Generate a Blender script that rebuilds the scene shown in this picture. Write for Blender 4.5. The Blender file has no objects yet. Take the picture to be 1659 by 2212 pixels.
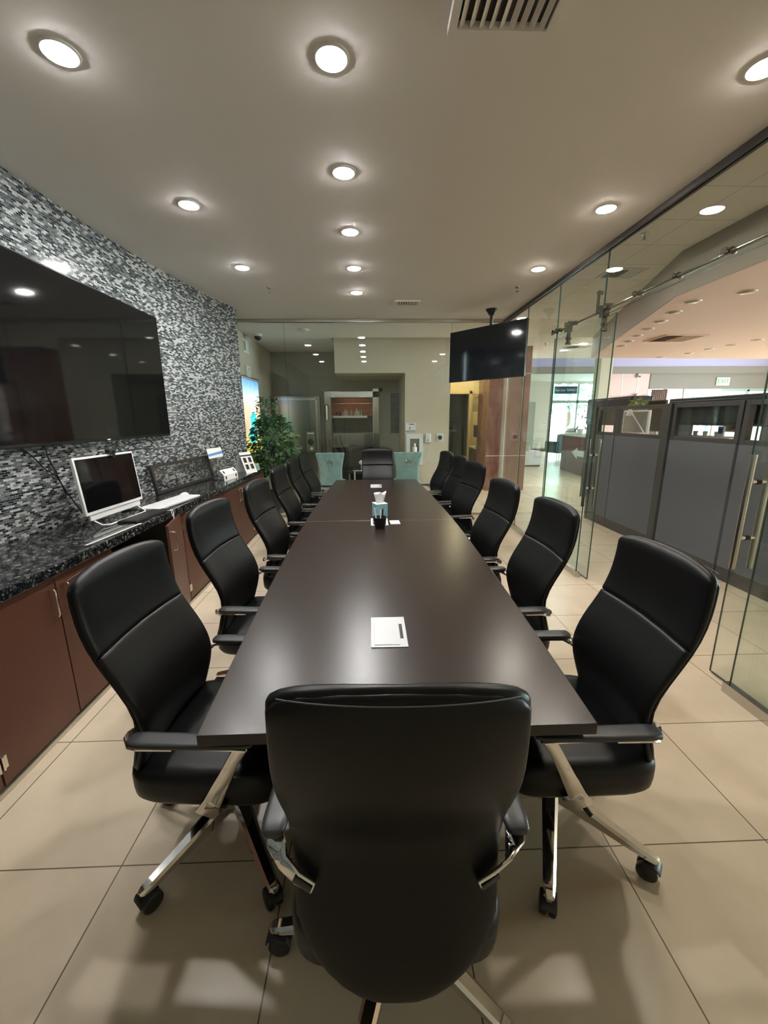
import bpy, math, random
from mathutils import Vector, Matrix
R = math.radians
random.seed(7)
SC = bpy.context.scene
COL = SC.collection

# ---------------------------------------------------------------- camera, world, exposure
CAM_H = 1.5984
PITCH, YAW, ROLL = .2273, .0317, -.007
FPX = 874.4
cam_d = bpy.data.cameras.new('camera')
cam_d.sensor_fit = 'HORIZONTAL'
cam_d.sensor_width = 36.0
cam_d.lens = FPX * 36.0 / 1659.0
cam_d.clip_start = .02
cam = bpy.data.objects.new('camera', cam_d)
COL.objects.link(cam)
cp, sp, cy, sy = math.cos(PITCH), math.sin(PITCH), math.cos(YAW), math.sin(YAW)
fwd = Vector((sy * cp, cy * cp, -sp)); rgt = Vector((cy, -sy, 0)); upv = rgt.cross(fwd)
r2 = rgt * math.cos(ROLL) + upv * math.sin(ROLL)
u2 = -rgt * math.sin(ROLL) + upv * math.cos(ROLL)
mw = Matrix((r2, u2, -fwd)).transposed().to_4x4()
mw.translation = Vector((0, 0, CAM_H))
cam.matrix_world = mw
SC.camera = cam

LAMP = 330.0          # radiance of the recessed lamps
SKY = 24.0
w = bpy.data.worlds.new('sky'); SC.world = w; w.use_nodes = True
bg = w.node_tree.nodes['Background']
bg.inputs[0].default_value = (.74, .93, 1.0, 1); bg.inputs[1].default_value = SKY
SC.view_settings.view_transform = 'Standard'
SC.view_settings.look = 'None'
SC.view_settings.gamma = 1
SC.view_settings.use_curve_mapping = False
SC.view_settings.exposure = 0.5
SC.cycles.use_denoising = True
SC.cycles.max_bounces = 10
SC.cycles.transparent_max_bounces = 24
SC.cycles.glossy_bounces = 5
SC.cycles.diffuse_bounces = 5
SC.cycles.caustics_reflective = False
SC.cycles.caustics_refractive = False
SC.cycles.sample_clamp_indirect = 6.0
sun_d = bpy.data.lights.new('sun', 'SUN'); sun_d.energy = 6; sun_d.angle = R(.6); sun_d.color = (1, .96, .9)
sun = bpy.data.objects.new('sun', sun_d); COL.objects.link(sun); sun.rotation_euler = (R(35), 0, R(40))

# ---------------------------------------------------------------- materials
MATS = {}
def nt_new(name):
    m = bpy.data.materials.new(name); m.use_nodes = True
    nt = m.node_tree
    return m, nt, nt.nodes['Principled BSDF'], nt.nodes['Material Output']
def mat(name, c, rough=.5, metal=0., spec=.5, emit=None, es=1., noise=0., nscale=30., bump=0., bscale=200., coat=0., sheen=0.):
    m, nt, b, o = nt_new(name)
    b.inputs['Base Color'].default_value = (*c, 1)
    b.inputs['Roughness'].default_value = rough
    b.inputs['Metallic'].default_value = metal
    b.inputs['Specular IOR Level'].default_value = spec
    b.inputs['Coat Weight'].default_value = coat
    b.inputs['Sheen Weight'].default_value = sheen
    if emit:
        b.inputs['Emission Color'].default_value = (*emit, 1); b.inputs['Emission Strength'].default_value = es
    tc = nt.nodes.new('ShaderNodeTexCoord')
    if noise:
        n = nt.nodes.new('ShaderNodeTexNoise'); n.inputs['Scale'].default_value = nscale; n.inputs['Detail'].default_value = 4
        nt.links.new(tc.outputs['Object'], n.inputs['Vector'])
        cr = nt.nodes.new('ShaderNodeMapRange'); cr.inputs[1].default_value = .3; cr.inputs[2].default_value = .7
        cr.inputs[3].default_value = 1 - noise; cr.inputs[4].default_value = 1 + noise
        nt.links.new(n.outputs[0], cr.inputs[0])
        mx = nt.nodes.new('ShaderNodeVectorMath'); mx.operation = 'SCALE'; mx.inputs[0].default_value = c
        nt.links.new(cr.outputs[0], mx.inputs['Scale']); nt.links.new(mx.outputs[0], b.inputs['Base Color'])
    if bump:
        n = nt.nodes.new('ShaderNodeTexNoise'); n.inputs['Scale'].default_value = bscale; n.inputs['Detail'].default_value = 2
        nt.links.new(tc.outputs['Object'], n.inputs['Vector'])
        bp = nt.nodes.new('ShaderNodeBump'); bp.inputs['Strength'].default_value = bump; bp.inputs['Distance'].default_value = .0003
        nt.links.new(n.outputs[0], bp.inputs['Height']); nt.links.new(bp.outputs[0], b.inputs['Normal'])
    MATS[name] = m
    return m
def ramp(nt, pts, interp='LINEAR'):
    r = nt.nodes.new('ShaderNodeValToRGB'); e = r.color_ramp.elements
    r.color_ramp.interpolation = interp
    while len(e) < len(pts): e.new(.5)
    for i, (p, c) in enumerate(pts):
        e[i].position = p; e[i].color = (*c, 1) if len(c) == 3 else c
    return r

def glass_mat(name, tint):
    m = bpy.data.materials.new(name); m.use_nodes = True; nt = m.node_tree; nt.nodes.clear()
    o = nt.nodes.new('ShaderNodeOutputMaterial'); t = nt.nodes.new('ShaderNodeBsdfTransparent'); g = nt.nodes.new('ShaderNodeBsdfGlossy')
    t.inputs[0].default_value = (*tint, 1); g.inputs['Roughness'].default_value = 0; g.inputs[0].default_value = (.95, 1, .97, 1)
    lw = nt.nodes.new('ShaderNodeLayerWeight'); lw.inputs[0].default_value = .5
    p = nt.nodes.new('ShaderNodeMath'); p.operation = 'POWER'; p.inputs[1].default_value = 5
    nt.links.new(lw.outputs['Facing'], p.inputs[0])
    a = nt.nodes.new('ShaderNodeMath'); a.operation = 'MULTIPLY_ADD'; a.inputs[1].default_value = .955; a.inputs[2].default_value = .045
    nt.links.new(p.outputs[0], a.inputs[0])
    mx = nt.nodes.new('ShaderNodeMixShader'); nt.links.new(a.outputs[0], mx.inputs[0])
    nt.links.new(t.outputs[0], mx.inputs[1]); nt.links.new(g.outputs[0], mx.inputs[2]); nt.links.new(mx.outputs[0], o.inputs[0])
    MATS[name] = m
    return m
M = MATS
glass_mat('clear_glass', (.955, .985, .972))
glass_mat('acrylic', (.98, .98, .98))
mat('glass_edge', (.022, .06, .052), .2)
TILE = .61
def floor_mat():
    m, nt, b, o = nt_new('floor_tile')
    tc = nt.nodes.new('ShaderNodeTexCoord'); mp = nt.nodes.new('ShaderNodeMapping')
    mp.inputs['Location'].default_value = (.9378, -1.1902, 0)
    nt.links.new(tc.outputs['Object'], mp.inputs[0])
    br = nt.nodes.new('ShaderNodeTexBrick'); br.offset = 0; br.squash = 1
    br.inputs['Scale'].default_value = 1; br.inputs['Brick Width'].default_value = TILE; br.inputs['Row Height'].default_value = TILE
    br.inputs['Mortar Size'].default_value = .0024; br.inputs['Mortar Smooth'].default_value = 0; br.inputs['Bias'].default_value = 0
    br.inputs['Color1'].default_value = (.66, .555, .415, 1); br.inputs['Color2'].default_value = (.70, .59, .445, 1); br.inputs['Mortar'].default_value = (.16, .12, .08, 1)
    nt.links.new(mp.outputs[0], br.inputs[0])
    n = nt.nodes.new('ShaderNodeTexNoise'); n.inputs['Scale'].default_value = 3.5; n.inputs['Detail'].default_value = 6; n.inputs['Roughness'].default_value = .6
    nt.links.new(tc.outputs['Object'], n.inputs[0])
    r = ramp(nt, [(.25, (.88, .88, .88)), (.75, (1.06, 1.05, 1.03))]); nt.links.new(n.outputs[0], r.inputs[0])
    mx = nt.nodes.new('ShaderNodeMix'); mx.data_type = 'RGBA'; mx.blend_type = 'MULTIPLY'; mx.inputs[0].default_value = 1
    nt.links.new(br.outputs[0], mx.inputs[6]); nt.links.new(r.outputs[0], mx.inputs[7]); nt.links.new(mx.outputs[2], b.inputs['Base Color'])
    b.inputs['Roughness'].default_value = .27; b.inputs['Specular IOR Level'].default_value = .42
    MATS['floor_tile'] = m
floor_mat()
def mosaic_mat():
    m, nt, b, o = nt_new('mosaic_tile')
    uv = nt.nodes.new('ShaderNodeUVMap'); uv.uv_map = 'UVMap'
    br = nt.nodes.new('ShaderNodeTexBrick'); br.offset = .5
    br.inputs['Scale'].default_value = 1; br.inputs['Brick Width'].default_value = .038; br.inputs['Row Height'].default_value = .0132
    br.inputs['Mortar Size'].default_value = .0010; br.inputs['Mortar Smooth'].default_value = 0; br.inputs['Bias'].default_value = 0
    br.inputs['Color1'].default_value = (0, 0, 0, 1); br.inputs['Color2'].default_value = (1, 1, 1, 1); br.inputs['Mortar'].default_value = (.5, .5, .5, 1)
    nt.links.new(uv.outputs[0], br.inputs[0])
    rc = ramp(nt, [(0, (.012, .017, .02)), (.24, (.065, .073, .078)), (.42, (.115, .123, .127)), (.58, (.165, .172, .175)), (.70, (.47, .47, .465))], 'CONSTANT')
    nt.links.new(br.outputs[0], rc.inputs[0])
    v = nt.nodes.new('ShaderNodeTexVoronoi'); v.inputs['Scale'].default_value = 120
    nt.links.new(uv.outputs[0], v.inputs[0])
    vr = ramp(nt, [(.0, (.45, .45, .45)), (.5, (.9, .9, .88)), (1, (1.25, 1.22, 1.2))]); nt.links.new(v.outputs['Color'], vr.inputs[0])
    hi = nt.nodes.new('ShaderNodeMath'); hi.operation = 'GREATER_THAN'; hi.inputs[1].default_value = .70
    nt.links.new(br.outputs[0], hi.inputs[0])
    mm = nt.nodes.new('ShaderNodeMix'); mm.data_type = 'RGBA'; mm.blend_type = 'MULTIPLY'
    nt.links.new(hi.outputs[0], mm.inputs[0]); nt.links.new(rc.outputs[0], mm.inputs[6]); nt.links.new(vr.outputs[0], mm.inputs[7])
    mo = nt.nodes.new('ShaderNodeMix'); mo.data_type = 'RGBA'; mo.inputs[7].default_value = (.19, .198, .198, 1)
    nt.links.new(br.outputs['Fac'], mo.inputs[0]); nt.links.new(mm.outputs[2], mo.inputs[6]); nt.links.new(mo.outputs[2], b.inputs['Base Color'])
    rr = nt.nodes.new('ShaderNodeMapRange'); rr.inputs[3].default_value = .12; rr.inputs[4].default_value = .6
    nt.links.new(br.outputs['Fac'], rr.inputs[0]); nt.links.new(rr.outputs[0], b.inputs['Roughness'])
    bp = nt.nodes.new('ShaderNodeBump'); bp.inputs['Strength'].default_value = .35; bp.inputs['Distance'].default_value = .002; bp.invert = True
    nt.links.new(br.outputs['Fac'], bp.inputs['Height'])
    bp2 = nt.nodes.new('ShaderNodeBump'); bp2.inputs['Distance'].default_value = .003
    ms = nt.nodes.new('ShaderNodeMath'); ms.operation = 'MULTIPLY'; ms.inputs[1].default_value = .5
    nt.links.new(hi.outputs[0], ms.inputs[0]); nt.links.new(ms.outputs[0], bp2.inputs['Strength'])
    nt.links.new(v.outputs['Color'], bp2.inputs['Height']); nt.links.new(bp.outputs[0], bp2.inputs['Normal']); nt.links.new(bp2.outputs[0], b.inputs['Normal'])
    MATS['mosaic_tile'] = m
mosaic_mat()
def granite_mat():
    m, nt, b, o = nt_new('black_granite')
    tc = nt.nodes.new('ShaderNodeTexCoord')
    v = nt.nodes.new('ShaderNodeTexVoronoi'); v.inputs['Scale'].default_value = 105; nt.links.new(tc.outputs['Object'], v.inputs[0])
    n = nt.nodes.new('ShaderNodeTexNoise'); n.inputs['Scale'].default_value = 26; n.inputs['Detail'].default_value = 5; nt.links.new(tc.outputs['Object'], n.inputs[0])
    a = nt.nodes.new('ShaderNodeMath'); a.operation = 'MULTIPLY'; nt.links.new(v.outputs['Color'], a.inputs[0]); nt.links.new(n.outputs[0], a.inputs[1])
    r = ramp(nt, [(.2, (.006, .007, .008)), (.36, (.035, .037, .038)), (.46, (.14, .14, .135)), (.58, (.36, .35, .33))]); nt.links.new(a.outputs[0], r.inputs[0])
    nt.links.new(r.outputs[0], b.inputs['Base Color']); b.inputs['Roughness'].default_value = .07
    MATS['black_granite'] = m
granite_mat()
def brushed_steel():
    m, nt, b, o = nt_new('brushed_steel')
    tc = nt.nodes.new('ShaderNodeTexCoord'); mp = nt.nodes.new('ShaderNodeMapping'); mp.inputs['Scale'].default_value = (4, 4, 260)
    nt.links.new(tc.outputs['Object'], mp.inputs[0])
    n = nt.nodes.new('ShaderNodeTexNoise'); n.inputs['Scale'].default_value = 1.5; nt.links.new(mp.outputs[0], n.inputs[0])
    r = nt.nodes.new('ShaderNodeMapRange'); r.inputs[3].default_value = .13; r.inputs[4].default_value = .28
    nt.links.new(n.outputs[0], r.inputs[0]); nt.links.new(r.outputs[0], b.inputs['Roughness'])
    b.inputs['Base Color'].default_value = (.36, .345, .315, 1); b.inputs['Metallic'].default_value = 1
    MATS['brushed_steel'] = m
brushed_steel()
def red_granite():
    m, nt, b, o = nt_new('red_granite')
    tc = nt.nodes.new('ShaderNodeTexCoord'); mp = nt.nodes.new('ShaderNodeMapping'); mp.inputs['Scale'].default_value = (5, 5, 2.2)
    nt.links.new(tc.outputs['Object'], mp.inputs[0])
    n = nt.nodes.new('ShaderNodeTexNoise'); n.inputs['Scale'].default_value = 1.6; n.inputs['Detail'].default_value = 8; nt.links.new(mp.outputs[0], n.inputs[0])
    r = ramp(nt, [(.3, (.15, .055, .042)), (.55, (.21, .09, .07)), (.75, (.27, .13, .105))]); nt.links.new(n.outputs[0], r.inputs[0])
    nt.links.new(r.outputs[0], b.inputs['Base Color']); b.inputs['Roughness'].default_value = .12
    MATS['red_granite'] = m
red_granite()
def poster_mat():
    # backlit print: blue sky over pale skyline, tan street, pale hat shape and turquoise dress shape, yellow flowers
    m, nt, b, o = nt_new('backlit_print')
    tc = nt.nodes.new('ShaderNodeTexCoord'); sx = nt.nodes.new('ShaderNodeSeparateXYZ'); nt.links.new(tc.outputs['Generated'], sx.inputs[0])
    n = nt.nodes.new('ShaderNodeTexNoise'); n.inputs['Scale'].default_value = 9; nt.links.new(tc.outputs['Generated'], n.inputs[0])
    ad = nt.nodes.new('ShaderNodeMath'); ad.operation = 'MULTIPLY_ADD'; ad.inputs[1].default_value = .10; nt.links.new(n.outputs[0], ad.inputs[0]); nt.links.new(sx.outputs[2], ad.inputs[2])
    r = ramp(nt, [(0, (.9, .75, .12)), (.22, (.75, .62, .16)), (.36, (.62, .45, .3)), (.68, (.72, .55, .4)), (.78, (.75, .75, .72)), (.86, (.45, .6, .8)), (1, (.12, .33, .75))]); nt.links.new(ad.outputs[0], r.inputs[0])
    def blob(cy_, cz, ry, rz):
        a = nt.nodes.new('ShaderNodeMath'); a.operation = 'SUBTRACT'; a.inputs[1].default_value = cy_; nt.links.new(sx.outputs[1], a.inputs[0])
        a2 = nt.nodes.new('ShaderNodeMath'); a2.operation = 'DIVIDE'; a2.inputs[1].default_value = ry; nt.links.new(a.outputs[0], a2.inputs[0])
        c = nt.nodes.new('ShaderNodeMath'); c.operation = 'SUBTRACT'; c.inputs[1].default_value = cz; nt.links.new(sx.outputs[2], c.inputs[0])
        c2 = nt.nodes.new('ShaderNodeMath'); c2.operation = 'DIVIDE'; c2.inputs[1].default_value = rz; nt.links.new(c.outputs[0], c2.inputs[0])
        p = nt.nodes.new('ShaderNodeMath'); p.operation = 'MULTIPLY'; nt.links.new(a2.outputs[0], p.inputs[0]); nt.links.new(a2.outputs[0], p.inputs[1])
        q = nt.nodes.new('ShaderNodeMath'); q.operation = 'MULTIPLY_ADD'; nt.links.new(c2.outputs[0], q.inputs[0]); nt.links.new(c2.outputs[0], q.inputs[1]); nt.links.new(p.outputs[0], q.inputs[2])
        l = nt.nodes.new('ShaderNodeMath'); l.operation = 'LESS_THAN'; l.inputs[1].default_value = 1; nt.links.new(q.outputs[0], l.inputs[0])
        return l
    prev = r.outputs[0]
    for args, colr in (((.56, .66, .16, .075), (.9, .86, .8)), ((.56, .56, .14, .07), (.85, .82, .82)), ((.54, .42, .19, .13), (.05, .75, .8)), ((.46, .24, .26, .12), (.04, .7, .76))):
        bl = blob(*args); mx = nt.nodes.new('ShaderNodeMix'); mx.data_type = 'RGBA'; mx.inputs[7].default_value = (*colr, 1)
        nt.links.new(bl.outputs[0], mx.inputs[0]); nt.links.new(prev, mx.inputs[6]); prev = mx.outputs[2]
    nt.links.new(prev, b.inputs['Emission Color']); nt.links.new(prev, b.inputs['Base Color']); b.inputs['Emission Strength'].default_value = 1.1
    MATS['backlit_print'] = m
poster_mat()

mat('ceiling_paint', (.82, .765, .715), .75)
mat('white_trim_paint', (.72, .70, .65), .5)
mat('beige_paint', (.55, .485, .37), .6)
mat('olive_grey_paint', (.30, .285, .24), .6)
mat('yellow_cream_paint', (.66, .53, .27), .6)
mat('white_wall_paint', (.62, .64, .60), .6)
mat('grey_paint', (.42, .40, .37), .6)
mat('bulkhead_paint', (.31, .265, .225), .7)
mat('taupe_paint', (.20, .175, .15), .7)
mat('warm_lit_peach', (.78, .57, .46), .6)  # peach tint carries the warm light bounced onto this ceiling
mat('purple_lit_tint', (.34, .31, .46), .6)  # purple light of the ceiling cove put into the face colour
mat('leather', (.0042, .0040, .0043), .38, spec=.27, bump=.12, bscale=900)
mat('stitching', (.10, .095, .09), .6)
mat('black_plastic', (.012, .012, .012), .4)
mat('arm_leather', (.03, .031, .033), .38)
mat('chrome', (.78, .76, .73), .07, metal=1)
mat('satin_steel', (.55, .53, .49), .25, metal=1)
mat('nickel_pull', (.75, .70, .62), .22, metal=1)
mat('cabinet_laminate', (.105, .040, .025), .38, spec=.35, noise=.10, nscale=5)
mat('cabinet_edge', (.07, .03, .022), .5)
mat('cabinet_inside', (.10, .095, .09), .6)
mat('table_laminate', (.024, .0150, .0122), .27, spec=.50, bump=.10, bscale=1200)
mat('table_edge', (.012, .009, .008), .4)
mat('seam_grey', (.16, .14, .125), .5)  # grey-brown colour of the strip at the table joint
mat('screen_glass', (.004, .004, .0045), .045, spec=.5)
mat('hung_screen', (.006, .008, .011), .07)
mat('screen_bezel', (.008, .008, .009), .25)
mat('white_plastic', (.68, .69, .69), .35)
mat('module_silver', (.62, .63, .65), .38)
mat('white_paper', (.80, .80, .77), .7)
mat('blue_print', (.10, .25, .55), .6)
mat('grey_print', (.35, .36, .36), .6)
mat('black_print', (.02, .02, .02), .6)
mat('teal_velvet', (.27, .415, .40), .75, sheen=.3, noise=.12, nscale=9)
mat('tissue_teal', (.22, .42, .48), .55, noise=.18, nscale=40)
mat('tissue_white', (.82, .84, .84), .8)
mat('leaf_green', (.07, .17, .06), .5, noise=.35, nscale=60)
mat('leaf_light', (.18, .34, .12), .5)
mat('lime_leaf', (.30, .42, .06), .5)
mat('stem_brown', (.09, .055, .03), .8)
mat('planter_dark', (.05, .045, .04), .5)
mat('partition_fabric', (.112, .115, .128), .85, noise=.08, nscale=300)
mat('partition_frame', (.055, .052, .053), .45)
mat('bin_dark', (.02, .023, .027), .4)
mat('wood_red', (.42, .13, .05), .45, noise=.25, nscale=12)
mat('dark_wood', (.07, .032, .026), .35)
mat('desk_maroon', (.15, .06, .065), .5)
mat('pink_panel', (.52, .36, .33), .5)
mat('brown_curtain', (.24, .165, .145), .8)
mat('stainless_dark', (.24, .235, .22), .3, metal=.8)
mat('rail_steel', (.30, .285, .26), .16, metal=1)
mat('vault_dark', (.03, .028, .026), .5)
mat('frame_dark', (.028, .024, .024), .4)
mat('ceramic_white', (.78, .74, .66), .3)
mat('artwork_dark', (.03, .035, .05), .35, noise=.7, nscale=7)
mat('mullion', (.30, .36, .35), .4)
mat('navy_sign', (.012, .04, .10), .4)
mat('exit_white', (.60, .63, .52), .5)
mat('exit_green', (.03, .25, .07), .5)
mat('asphalt', (.30, .31, .30), .9)
mat('tree_green', (.34, .62, .42), .7, noise=.4, nscale=3)
mat('lamp_lens', (.9, .9, .9), .5, emit=(1, .985, .955), es=LAMP)
mat('lamp_lens_soft', (.9, .9, .9), .5, emit=(1, .915, .79), es=LAMP)
mat('lamp_lens_warm', (.9, .9, .9), .5, emit=(1, .82, .50), es=260)
mat('lamp_lens_off', (.45, .30, .22), .3, metal=.4)
mat('dome_black', (.01, .01, .012), .1)
mat('red_wood_shadow', (.12, .05, .03), .6)
mat('arrow_white', (.62, .66, .68), .5)
mat('armchair_dark', (.025, .06, .065), .6)
mat('vent_shadow', (.07, .06, .05), .7)

# ---------------------------------------------------------------- mesh helper
def sgn_pow(v, p): return math.copysign(abs(v) ** p, v)
class MB:
    def __init__(s): s.v = []; s.f = []; s.mi = []; s.uv = None
    def add(s, vs, fs, mi=0):
        o = len(s.v); s.v += [tuple(p) for p in vs]
        for f in fs: s.f.append([i + o for i in f]); s.mi.append(mi)
        return s
    def box(s, x0, x1, y0, y1, z0, z1, mi=0):
        if x0 > x1: x0, x1 = x1, x0
        if y0 > y1: y0, y1 = y1, y0
        vs = [(x, y, z) for z in (z0, z1) for y in (y0, y1) for x in (x0, x1)]
        return s.add(vs, [(0, 2, 3, 1), (4, 5, 7, 6), (0, 1, 5, 4), (2, 6, 7, 3), (0, 4, 6, 2), (1, 3, 7, 5)], mi)
    def obox(s, c, half, axes, mi=0):
        a, b, d = [Vector(x).normalized() for x in axes]; c = Vector(c)
        vs = [c + a * (half[0] * i) + b * (half[1] * j) + d * (half[2] * k) for k in (-1, 1) for j in (-1, 1) for i in (-1, 1)]
        return s.add(vs, [(0, 2, 3, 1), (4, 5, 7, 6), (0, 1, 5, 4), (2, 6, 7, 3), (0, 4, 6, 2), (1, 3, 7, 5)], mi)
    def loft(s, rings, mi=0, cap=True, close=True):
        o = len(s.v); n = len(rings[0])
        for r in rings: s.v += [tuple(p) for p in r]
        for k in range(len(rings) - 1):
            for i in range(n if close else n - 1):
                j = (i + 1) % n
                s.f.append([o + k * n + i, o + k * n + j, o + (k + 1) * n + j, o + (k + 1) * n + i]); s.mi.append(mi)
        if cap:
            s.f.append([o + i for i in reversed(range(n))]); s.mi.append(mi)
            s.f.append([o + (len(rings) - 1) * n + i for i in range(n)]); s.mi.append(mi)
        return s
    def tube(s, pts, r, n=10, mi=0, flat=None):
        pts = [Vector(p) for p in pts]; rs = r if isinstance(r, (list, tuple)) else [r] * len(pts)
        rings = []; ref = None
        for i, p in enumerate(pts):
            t = (pts[min(i + 1, len(pts) - 1)] - pts[max(i - 1, 0)]).normalized()
            if ref is None: ref = Vector((0, 0, 1)) if abs(t.z) < .9 else Vector((1, 0, 0))
            a = t.cross(ref).normalized(); b = a.cross(t).normalized(); ref = b
            rings.append([p + a * math.cos(2 * math.pi * k / n) * rs[i] + b * math.sin(2 * math.pi * k / n) * rs[i] for k in range(n)])
        return s.loft(rings, mi)
    def strip(s, pts, wid, th, side, mi=0):
        # flat bar following pts: width along side vector (per-point list allowed), thickness across
        pts = [Vector(p) for p in pts]; rings = []
        ws = wid if isinstance(wid, (list, tuple)) else [wid] * len(pts)
        sd = side if isinstance(side, list) else [side] * len(pts)
        for i, p in enumerate(pts):
            t = (pts[min(i + 1, len(pts) - 1)] - pts[max(i - 1, 0)]).normalized()
            a = Vector(sd[i]); a = (a - t * a.dot(t)).normalized(); b = t.cross(a)
            w_ = ws[i] / 2
            rings.append([p + a * w_ * x + b * th / 2 * y for x, y in ((-1, -.55), (-.85, -1), (.85, -1), (1, -.55), (1, .55), (.85, 1), (-.85, 1), (-1, .55))])
        return s.loft(rings, mi)
    def cyl(s, p0, p1, r0, r1=None, n=20, mi=0): return s.tube([p0, p1], [r0, r0 if r1 is None else r1], n, mi)
    def lathe(s, prof, c=(0, 0, 0), n=24, mi=0):
        return s.loft([[(c[0] + r * math.cos(2 * math.pi * k / n), c[1] + r * math.sin(2 * math.pi * k / n), c[2] + z) for k in range(n)] for r, z in prof], mi)
    def prism(s, poly, z0, z1, mi=0):
        area = sum(poly[i][0] * poly[(i + 1) % len(poly)][1] - poly[(i + 1) % len(poly)][0] * poly[i][1] for i in range(len(poly)))
        if area < 0: poly = poly[::-1]
        return s.loft([[(x, y, z0) for x, y in poly], [(x, y, z1) for x, y in poly]], mi)
    def sphere(s, c, r, n=12, mi=0):
        r = r if isinstance(r, (tuple, list)) else (r, r, r)
        rings = []
        for k in range(n // 2 + 1):
            a = -math.pi / 2 + math.pi * (k + .001 * (k == 0) - .001 * (k == n // 2)) / (n // 2)
            rings.append([(c[0] + r[0] * math.cos(a) * math.cos(2 * math.pi * i / n), c[1] + r[1] * math.cos(a) * math.sin(2 * math.pi * i / n), c[2] + r[2] * math.sin(a)) for i in range(n)])
        return s.loft(rings, mi)
    def build(s, name, mats, parent=None, smooth=True, bevel=0., loc=None, rot=None, ang=38):
        me = bpy.data.meshes.new(name); me.from_pydata(s.v, [], s.f); me.validate(); me.update()
        mats = mats if isinstance(mats, (list, tuple)) else [mats]
        for m in mats: me.materials.append(M[m])
        if len(mats) > 1:
            me.polygons.foreach_set('material_index', s.mi)
        if smooth:
            me.shade_smooth(); me.set_sharp_from_angle(angle=R(ang))
        ob = bpy.data.objects.new(name, me); COL.objects.link(ob)
        if parent: ob.parent = parent
        if loc: ob.location = loc
        if rot: ob.rotation_euler = rot
        if bevel:
            b = ob.modifiers.new('bevel', 'BEVEL'); b.width = bevel; b.segments = 2; b.limit_method = 'ANGLE'; b.angle_limit = R(50); b.harden_normals = False
        return ob
def tag(o, label, cat, group=None, kind=None):
    if label: o['label'] = label
    if cat: o['category'] = cat
    if group: o['group'] = group
    if kind: o['kind'] = kind
    return o
def thing(name, label, cat, loc=(0, 0, 0), rz=0., group=None, kind=None):
    o = bpy.data.objects.new(name, None); COL.objects.link(o); o.empty_display_size = .1
    o.location = loc; o.rotation_euler = (0, 0, rz)
    return tag(o, label, cat, group, kind)
def struct(name, mb, m, label, cat, **k):
    o = mb.build(name, m, **k); return tag(o, label, cat, kind='structure')
def copy_tree(o, parent=None):
    c = o.copy(); COL.objects.link(c)
    if parent: c.parent = parent
    for ch in list(o.children): copy_tree(ch, c)
    return c
def text(name, body, size, m, parent, loc, rot, ext=.001, align='CENTER', sx=1.0):
    cu = bpy.data.curves.new(name, 'FONT'); cu.body = body; cu.size = size; cu.extrude = ext; cu.align_x = align; cu.align_y = 'CENTER'
    tmp = bpy.data.objects.new('text', cu); COL.objects.link(tmp); bpy.context.view_layer.update()
    me = bpy.data.meshes.new_from_object(tmp.evaluated_get(bpy.context.evaluated_depsgraph_get())); bpy.data.objects.remove(tmp); bpy.data.curves.remove(cu)
    me.materials.clear(); me.materials.append(M[m])
    o = bpy.data.objects.new(name, me); COL.objects.link(o); o.parent = parent; o.location = loc; o.rotation_euler = rot; o.scale = (sx, 1, 1)
    return o
# ---------------------------------------------------------------- room shell
GX, GY, CZ = 2.095, 6.595, 3.05
def planks():
    m, nt, b, o = nt_new('ceiling_panel')
    tc = nt.nodes.new('ShaderNodeTexCoord'); mp = nt.nodes.new('ShaderNodeMapping'); mp.inputs['Location'].default_value = (-2.45, -2.955, 0)
    nt.links.new(tc.outputs['Object'], mp.inputs[0])
    br = nt.nodes.new('ShaderNodeTexBrick'); br.offset = 0; br.inputs['Scale'].default_value = 1
    br.inputs['Brick Width'].default_value = .61; br.inputs['Row Height'].default_value = .455; br.inputs['Mortar Size'].default_value = .004
    br.inputs['Color1'].default_value = (.84, .78, .70, 1); br.inputs['Color2'].default_value = (.82, .765, .69, 1); br.inputs['Mortar'].default_value = (.50, .46, .40, 1)
    nt.links.new(mp.outputs[0], br.inputs[0]); nt.links.new(br.outputs[0], b.inputs['Base Color']); b.inputs['Roughness'].default_value = .8
    MATS['ceiling_panel'] = m
planks()
struct('floor', MB().box(-2.8, 16.5, -1.7, 19.35, -.06, 0), 'floor_tile', 'beige square stone floor tiles running through the whole office', 'floor')
struct('ceiling', MB().box(-2.8, 2.12, -1.7, 12.1, CZ, CZ + .1), 'ceiling_paint', 'smooth grey-beige ceiling above the long table', 'ceiling')
struct('ceiling', MB().prism([(2.12, -1.7), (3.0, -1.7), (3.0, 4.2), (4.25, 8.0), (16.4, 8.2), (16.4, 10.7), (2.12, 10.7)], CZ, CZ + .1), 'ceiling_panel', 'beige panelled hall ceiling beyond the side glass', 'ceiling')
struct('ceiling', MB().prism([(2.843, -1.7), (2.843, 4.0), (3.6, 6.25), (4.175, 7.93), (7.7, 8.11), (16.4, 8.4), (16.4, -1.7)], 2.68, 3.04), ['warm_lit_peach'], 'lowered ceiling coloured peach for its warm light over the grey cubicles', 'ceiling')
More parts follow.
